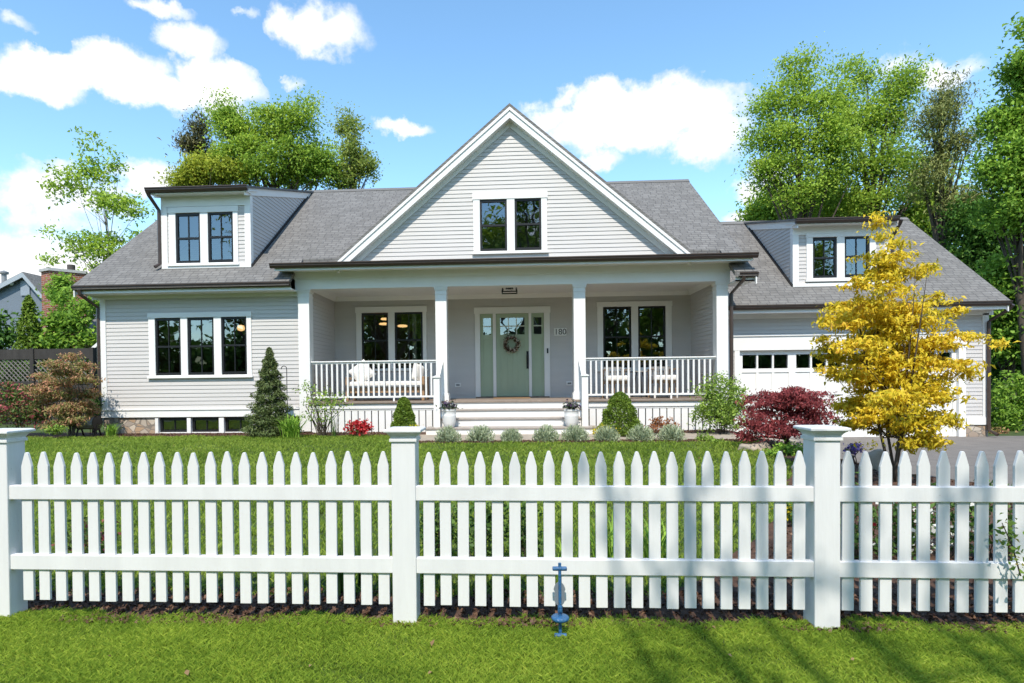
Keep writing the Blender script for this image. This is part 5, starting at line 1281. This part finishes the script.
# ------------------------------------------------------------------ what stands beyond: left side
# dark lattice-topped fence
fy = 17.0; xa, xb = ax(-140, fy), ax(93, fy, 360); zt = az(349, fy, 45)
lf = thing('lattice_fence', 'dark weathered board fence with lattice top beyond the left shrubs', 'fence', ((xa + xb) / 2, fy, .3))
DARKW = mat('dark_weathered_wood', (.050, .044, .040), .85, var=.4, vscale=10, stretch=(1, 1, .2))
mb = MB(); mb.box(xa, xb, fy - .05, fy + .05, zt - .30, zt); mb.build('top_rail', DARKW, lf)
mb = MB(); mb.box(xa, xb, fy - .04, fy + .04, zt - 1.05, zt - .95); mb.build('middle_rail', DARKW, lf)
mb = MB()
d = .64; x = xa - d
while x < xb:
    for s in (-1, 1):
        p = Vector((x if s > 0 else x + d, fy + .012 * s, zt - .95)); q = Vector((x + d if s > 0 else x, fy + .012 * s, zt - .30))
        if min(p.x, q.x) > xa and max(p.x, q.x) < xb: mb.beam(p, q, .012, .040, (0, 1, 0))
    x += .14
mb.build('lattice', mat('grey_lattice', (.20, .185, .17), .85), lf)
mb = MB(); x = xa
while x < xb: mb.box(x, min(x + .135, xb), fy - .02, fy + .01, .15, zt - 1.05); x += .14
mb.build('board', DARKW, lf)
x = xa
while x < xb + .1:
    mb = MB(); mb.box(x - .06, x + .06, fy - .08, fy + .081, .1, zt + .02); mb.build('post', DARKW, lf); x += (xb - xa) / 4
# neighbouring house, blue grey, gable towards us
ny = 27.0
nh = thing('neighbour_house', 'blue grey gabled house with grey roof far left behind the trees', 'house', (at(10, 330, ny)[0], ny + 4, .2))
NB = mat('blue_grey_siding', (.16, .19, .23), .7, var=.08, vscale=2, stretch=(.2, .2, 6))
ax_, az_ = at(27, 274, ny); wl_ = ax(-60, ny, 330); wr2 = ax(47, ny, 293); ez = az(297, ny, 47); sl_ = (az_ - ez) / (wr2 - ax_); wl_ = ax_ - (wr2 - ax_) * 2.3; ezl = az_ - sl_ * (ax_ - wl_) * .42
mb = MB(); mb.prism([(wl_, .1), (wr2, .1), (wr2, ez), (ax_, az_ - .1), (wl_, ezl)], ny, ny + 8, 'y'); mb.build('wall', NB, nh)
mb = MB(); t = .14
mb.prism([(ax_, az_ + .06), (wr2 + .3, ez - sl_ * .3 + .06), (wr2 + .3, ez - sl_ * .3 - t), (ax_, az_ - t)], ny - .25, ny + 8.2, 'y')
mb.prism([(ax_, az_ + .06), (wl_ - .3, ezl - .1 + .06), (wl_ - .3, ezl - .1 - t), (ax_, az_ - t)], ny - .25, ny + 8.2, 'y'); nr = mb.build('roof', SHING_Y, nh)
mb = MB()
mb.prism([(ax_, az_ + .02), (wr2 + .3, ez - sl_ * .3 + .02), (wr2 + .3, ez - sl_ * .3 - .2), (ax_, az_ - .2)], ny - .29, ny - .255, 'y'); mb.prism([(ax_, az_ + .02), (wl_ - .3, ezl - .08), (wl_ - .3, ezl - .3), (ax_, az_ - .2)], ny - .289, ny - .255, 'y'); mb.build('rake_board', mat('grey_white_trim', (.33, .36, .39), .5), nh)
vx, vz = at(26, 288, ny); mb = MB(); mb.box(vx - .22, vx + .22, ny - .06, ny, vz - .36, vz + .36)
vent = mb.build('gable_vent', mat('pale_blue_trim', (.26, .30, .35), .6), nh)
fx_, fz_ = at(13, 283, ny); mb = MB(); mb.lathe([(0, -.1), (.09, -.09), (.14, .05), (.12, .06), (0, .02)], (fx_, ny - .15, fz_), 14, 'y'); mb.beam((fx_, ny - .1, fz_), (fx_, ny + .02, fz_), .05, .05); mb.build('floodlight', WHITE, nh)
cx_ = at(4, 274, ny + 3); mb = MB(); mb.tube([(cx_[0], ny + 3, cx_[1] - .9), (cx_[0], ny + 3, cx_[1])], .12, 10); mb.lathe([(.2, cx_[1]), (.22, cx_[1] + .1), (.0, cx_[1] + .2)], (cx_[0], ny + 3, 0)); mb.build('vent_pipe', mat('grey_metal', (.25, .25, .26), .5), nh)
# brick chimney with the low house it belongs to
cy = 21.0; c0, c1, c2 = ax(42, cy, 310), ax(52, cy, 310), ax(76, cy, 310); ct = az(272, cy, 50)
ch = thing('cottage', 'small grey cottage with red brick chimney behind the left trees', 'house', (c1, cy + 1, .2))
mb = MB(); mb.prism([(c0, cy), (c1 + .15, cy - .25), (c2, cy + .5), (c2 - .3, cy + 1.0), (c0, cy + .8)], .1, ct, 'z'); cm = mb.build('chimney', BRICK, ch)
mb = MB(); mb.prism([(c0 - .06, cy - .05), (c1 + .15, cy - .32), (c2 + .06, cy + .48), (c2 - .27, cy + 1.07), (c0 - .06, cy + .86)], ct, ct + .1, 'z'); mb.build('chimney_cap', mat('grey_cement', (.45, .44, .43), .8, var=.2), cm)
mb = MB(); mb.tube([((c1 + c2) / 2, cy + .4, ct + .1), ((c1 + c2) / 2, cy + .4, ct + .32)], .13, 12); mb.build('flue', mat('dark_clay', (.07, .06, .055), .8), cm)
rr0, rr1 = ax(70, cy, 340), ax(135, cy, 340); zr_ = az(318, cy, 100)
mb = MB(); mb.box(c0 - .5, rr1, cy + 1.1, cy + 6, .1, zr_ - .6); mb.build('wall', mat('light_grey_siding', (.42, .43, .44), .7, var=.06), ch)
mb = MB(); mb.prism([(cy + .8, zr_ - .7), (cy + 3.5, zr_ + .9), (cy + 6.3, zr_ - .7), (cy + 6.3, zr_ - .8), (cy + 3.5, zr_ + .8), (cy + .8, zr_ - .8)], c0 - .7, rr1 + .3, 'x'); mb.build('roof', SHING_X, ch)
# white stair rail of the cottage deck
sy_ = 18.5; st = thing('deck_stair', 'white railed deck stair glimpsed left of the house corner', 'stair', (ax(90, sy_, 360), sy_, .3))
p0, p1 = at(73, 366, sy_), at(101, 342, sy_)
mb = MB()
for dy in (0, .9):
    for dz in (0, -.75): mb.beam((p0[0], sy_ + dy, p0[1] + dz), (p1[0] + .4, sy_ + dy, p1[1] + dz + .35), .06, .09)
mb.build('handrail', WHITE, st)
for i in range(5):
    q = Vector((p0[0], sy_, p0[1])).lerp(Vector((p1[0] + .4, sy_, p1[1] + .35)), i / 4); mb = MB(); mb.box(q.x - .04, q.x + .04, sy_ - .04, sy_ + .04, .1, q.z + .02); mb.build('post', WHITE, st)
for i in range(8):
    q = Vector((p0[0], sy_, p0[1])).lerp(Vector((p1[0] + .4, sy_, p1[1] + .35)), i / 7); mb = MB(); mb.box(q.x - .16, q.x + .16, sy_ + .04, sy_ + .86, q.z - 1.0, q.z - .96); mb.build('stair_tread', DECK, st)
# trees and shrubs of the left side
M_LIME2 = LM('fresh_green_leaf', [(0, (.06, .10, .014)), (.5, (.12, .175, .022)), (1, (.21, .26, .035))], gain=2.7, trans=.42, nscale=.4)
plant('hedge', 'dark hedge seen through the lattice of the left fence', 'hedge', [E(-40, 375, 60, 22, 18.2), E(30, 378, 40, 20, 18.2), E(75, 372, 24, 18, 18.2)], M_DEEP, 330, 20, .3, .15, zg=.35)
conifer('arborvitae', 'bushy green arborvitae in front of the blue grey house', 30, 297, 420, 26, 18.5, M_BOX, 7000, .13, asp=.4, jit=.9, rough=.3, layers=5, pw=.6, cat='tree', r0=.08)
tree('small_tree', 'dark green shrubby tree at the left edge behind the lattice fence', [E(2, 335, 12, 16, 19), E(-18, 330, 20, 20, 19)], M_DEEP, 90, 22, .5, .16, (at(-5, 420, 19)[0], 19), .09)
tree('small_tree', 'bright green young tree wrapping the brick chimney', [E(62, 300, 9, 9, 19.4), E(85, 312, 14, 10, 19.2), E(66, 322, 22, 10, 19), E(88, 335, 14, 11, 19), E(58, 340, 24, 9, 18.8), E(96, 302, 8, 8, 19.2)], M_BRIGHT, 150, 20, .42, .17, (at(74, 420, 19)[0], 19), .09)
tree('ivy_column', 'dark green climber hanging on the shaded side of the chimney', [E(66, 283, 7, 10, 20.2), E(62, 292, 8, 14, 20.2), E(68, 315, 8, 16, 20.2), E(60, 340, 8, 12, 20.2)], M_BRIGHT, 110, 26, .26, .12, (at(66, 420, 20.2)[0], 20.2), .04, cat='climber')
tree('birch', 'slender half bare birch with sparse young leaves, far left against cloud', [E(95, 160, 18, 22, 22), E(70, 185, 22, 20, 22), E(120, 165, 12, 14, 22), E(105, 200, 26, 24, 22), E(135, 205, 14, 24, 22), E(80, 240, 34, 18, 22), E(115, 250, 30, 20, 22), E(60, 258, 24, 8, 22), E(95, 275, 34, 14, 22), E(92, 138, 12, 8, 22), E(140, 240, 14, 22, 22)],
     M_LIME2, 420, 13, .34, .15, (at(112, 420, 22)[0], 22), .08, bark=BIRCH, nl=40, fork=.18, flat=.6, shell=.6)
tree('conifer', 'dark brown green conifer poking up behind the left roof', [E(199, 116, 3, 7, 32), E(198, 128, 8, 10, 32), E(197, 148, 14, 14, 32), E(196, 178, 22, 18, 32)], M_CONIF, 200, 34, .55, .28, (at(198, 420, 32)[0], 32), .25, asp=.22, axis=(0, 0, -.5), nl=30, fork=.2)
tree('maple', 'yellow green tree crown just above the left dormer roof', [E(205, 165, 20, 15, 29), E(190, 180, 18, 12, 29), E(225, 175, 18, 14, 29)], M_LIME, 150, 70, .55, .15, (at(205, 420, 29)[0], 29), .2)
tree('maple', 'large full green maple behind the left dormer', [E(235, 130, 22, 28, 30), E(270, 128, 30, 30, 30), E(302, 128, 26, 28, 30), E(285, 165, 44, 28, 30), E(245, 160, 32, 30, 30), E(315, 165, 22, 26, 30), E(222, 112, 10, 10, 30)], M_MAPLE, 420, 80, .66, .15, (at(275, 420, 30)[0], 30), .4, nl=40)
tree('maple', 'looser light green tree right of the large maple, behind the gable', [E(350, 125, 14, 16, 31), E(358, 155, 20, 24, 31), E(345, 180, 22, 16, 31), E(370, 175, 12, 16, 31)], M_OLIVE, 150, 56, .5, .145, (at(352, 420, 31)[0], 31), .25, nl=40)

# ------------------------------------------------------------------ right side
tree('oak', 'tall airy spring tree, left of the tall trees behind the garage', [E(800, 75, 26, 24, 28), E(775, 110, 28, 26, 28), E(812, 110, 34, 30, 28), E(790, 145, 42, 26, 28), E(765, 165, 20, 14, 28), E(830, 150, 30, 30, 28), E(800, 190, 48, 24, 28)], M_LIME2, 340, 66, .66, .145, (at(806, 420, 28)[0], 28), .22, nl=40, fork=.25)
tree('oak', 'tall airy green tree in the middle of the trees behind the garage', [E(862, 78, 26, 22, 29), E(890, 95, 24, 26, 29), E(845, 110, 26, 28, 29), E(880, 130, 38, 32, 29), E(862, 165, 44, 30, 29), E(905, 165, 26, 34, 29), E(870, 200, 56, 26, 29)], M_MAPLE, 360, 68, .68, .145, (at(862, 420, 29)[0], 29), .24, nl=40, fork=.25)
tree('pine', 'brownish green pine with bare trunk behind the garage roof end', [E(948, 95, 12, 14, 25), E(940, 120, 24, 20, 25), E(952, 150, 26, 24, 25), E(932, 175, 22, 24, 25), E(955, 205, 26, 22, 25)], M_PINE, 330, 40, .55, .18, (at(947, 420, 25)[0], 25), .28, asp=.25, nl=40, fork=.4)
tree('maple', 'bright green leafy maple at the right edge, tallest crown there', [E(1010, 110, 26, 26, 19), E(1030, 80, 26, 30, 19), E(1000, 160, 26, 28, 19), E(1030, 170, 34, 40, 19), E(1010, 215, 32, 30, 19), E(1045, 120, 30, 40, 19)], M_BRIGHT, 520, 66, .45, .125, (at(1035, 420, 19)[0], 19), .15, nl=40)
tree('maple', 'overhanging bright maple bough at the top right corner', [E(1024, 62, 14, 8, 18.5), E(1030, 30, 20, 12, 18.5), E(1050, 50, 24, 26, 18.5), E(1075, 90, 30, 40, 18.5)], M_BRIGHT, 150, 26, .42, .16, (at(1110, 440, 18.5)[0], 18.5), .2, nl=24)
for px, py, rx, ry, Y, m, lab in ((775, 205, 26, 20, 33, M_MAPLE, 'round green tree low between the main roof and the right dormer'), (830, 205, 36, 22, 34, M_LIME, 'yellow green tree low behind the right dormer'), (915, 215, 36, 36, 30, M_MAPLE, 'broad green tree behind the garage ridge end'),
                              (975, 250, 30, 44, 24, M_DEEP, 'dark green understorey tree behind the garage rake'), (1010, 285, 30, 36, 20, M_BRIGHT, 'bright green understorey tree over the right hedge'), (1030, 340, 34, 34, 21, M_DEEP, 'dark green tree in shade behind the right hedge')):
    tree('broadleaf_tree', lab, [E(px, py, rx, ry, Y), E(px - rx * .5, py + ry * .5, rx * .6, ry * .6, Y), E(px + rx * .5, py + ry * .4, rx * .6, ry * .6, Y), E(px, py + ry * 1.6, rx * .9, ry * .9, Y)], m, 330, 50, .65 * Y / 28, .19 * (Y / 28) ** .5, (at(px, 420, Y)[0], Y), .22, group='understorey trees behind the garage', nl=24)
plant('hedge', 'bright green leafy hedge at the right end of the garage', 'hedge', [E(1005, 398, 13, 24, 16.5), E(1030, 400, 20, 26, 16.5), E(1005, 420, 14, 12, 16.4), E(1060, 402, 30, 26, 16.5)], M_BRIGHT, 320, 18, .22, .11, zg=.04)
plant('groundcover', 'low brown green mound at the foot of the hedge', 'plant', [E(997, 432, 9, 3, 15.6)], M_BRONZE, 30, 12, .1, .06, zg=.04)

# woods closing the horizon all round
def woods(name, label, segs, m, n, size, h, zlow=0):
    pts = []
    for (x0, y0, x1, y1, w) in segs:
        t = rng.uniform(0, 1, w); bump = .72 + .28 * np.sin(t * 37 + x0) * np.sin(t * 11 + y0)
        pts.append(np.column_stack([x0 + (x1 - x0) * t + rng.normal(0, 1.6, w), y0 + (y1 - y0) * t + rng.normal(0, 1.6, w), zlow + h * bump * rng.uniform(0, 1, w) ** .8]))
    C = np.vstack(pts); v, f = leafset(C, size, .35, .6); o = np_mesh(name, v, f, m); return tag(o, label, 'woods', kind='stuff')
woods('distant_woods', 'far mass of green woods closing the horizon behind the houses', [(-70, 50, 70, 50, 16000), (-70, 50, -60, -10, 9000), (70, 50, 60, -10, 9000)], M_DEEP, 0, 1.0, 6.5)
woods('distant_woods', 'far mass of woods across the street, behind the viewer', [(-60, -38, 60, -38, 20000), (-60, -38, -62, -8, 4000), (60, -38, 62, -8, 4000)], M_DEEP, 0, 1.0, 11)

# trees across the street behind the viewer: they show in the window glass
bt = 'street trees behind the viewer'
for i, (x, y, h, r, m, lab) in enumerate(((-19, -17, 15, 4.2, M_OLIVE, 'olive green street tree behind the viewer, far to the left'), (-10.5, -20, 17, 4.6, M_MAPLE, 'tall green street tree behind the viewer, left of centre'), (0.5, -19, 20, 5.0, M_MAPLE, 'broad leafy street tree straight behind the viewer'), (7.0, -22, 18, 4.4, M_PINE, 'tall brownish street tree behind the viewer, right of centre'),
                                          (14, -18, 15, 4.2, M_MAPLE, 'broad green street tree behind the viewer to the right'), (22, -20, 20, 5.2, M_MAPLE, 'dense green street tree behind the viewer, far to the right'))):
    tree('street_tree', lab, [(x, y, h * .62, r, r, h * .24), (x - r * .5, y, h * .5, r * .7, r * .7, h * .16), (x + r * .5, y, h * .48, r * .7, r * .7, h * .16), (x, y, h * .84, r * .55, r * .55, h * .16)], m, 420, 30, .95, .32, (x, y), .35, group=bt, nl=60, fork=.22)
# the tree whose branches shade the grass and the right part of the fence
sx_, sy_ = 1.35, -3.3
st_ = thing('shade_tree', 'tall many limbed young tree at the kerb whose limbs shade the grass', 'tree', (sx_, sy_, 0))
mb = MB(); mb.tube(curve((sx_, sy_, -.05), (sx_ + .05, sy_, 3.4), (.06, 0, 0), 6), [.20, .16, .15, .145, .14, .135, .13], 9)
tips = []
for (tx_, ty_, tz_, rr) in ((.15, -3.5, 10.5, .055), (.55, -3.0, 11.2, .075), (1.0, -3.2, 12.0, .06), (1.62, -2.9, 11.6, .085), (2.12, -3.3, 11.4, .065), (2.35, -3.1, 10.6, .08), (2.8, -3.0, 10.0, .06)):
    c = curve((sx_ + .03, sy_, 3.2 + random.uniform(-.3, .1)), (tx_, ty_, tz_), ((tx_ - sx_) * .35, 0, .3), 9); mb.tube(c, [rr * (1 - .075 * i) for i in range(10)], 7)
    for i in (4, 5, 6, 7, 8):
        q = c[i] + Vector((random.uniform(-.8, .8), random.uniform(-.6, .6), random.uniform(.3, .9))); mb.tube(curve(c[i], q, (0, 0, .1), 4), [rr * .38, rr * .3, rr * .22, rr * .14, rr * .08], 5); tips.append(q)
mb.build('trunk', BARK, st_, smooth=True)
T = np.array([tuple(q) for q in tips]); idx = rng.integers(0, len(T), 620); C = T[idx] + rng.normal(0, .17, (620, 3)); v, f = leafset(C, .10, 1.0, .55); np_mesh('crown', v, f, M_MAPLE, st_)
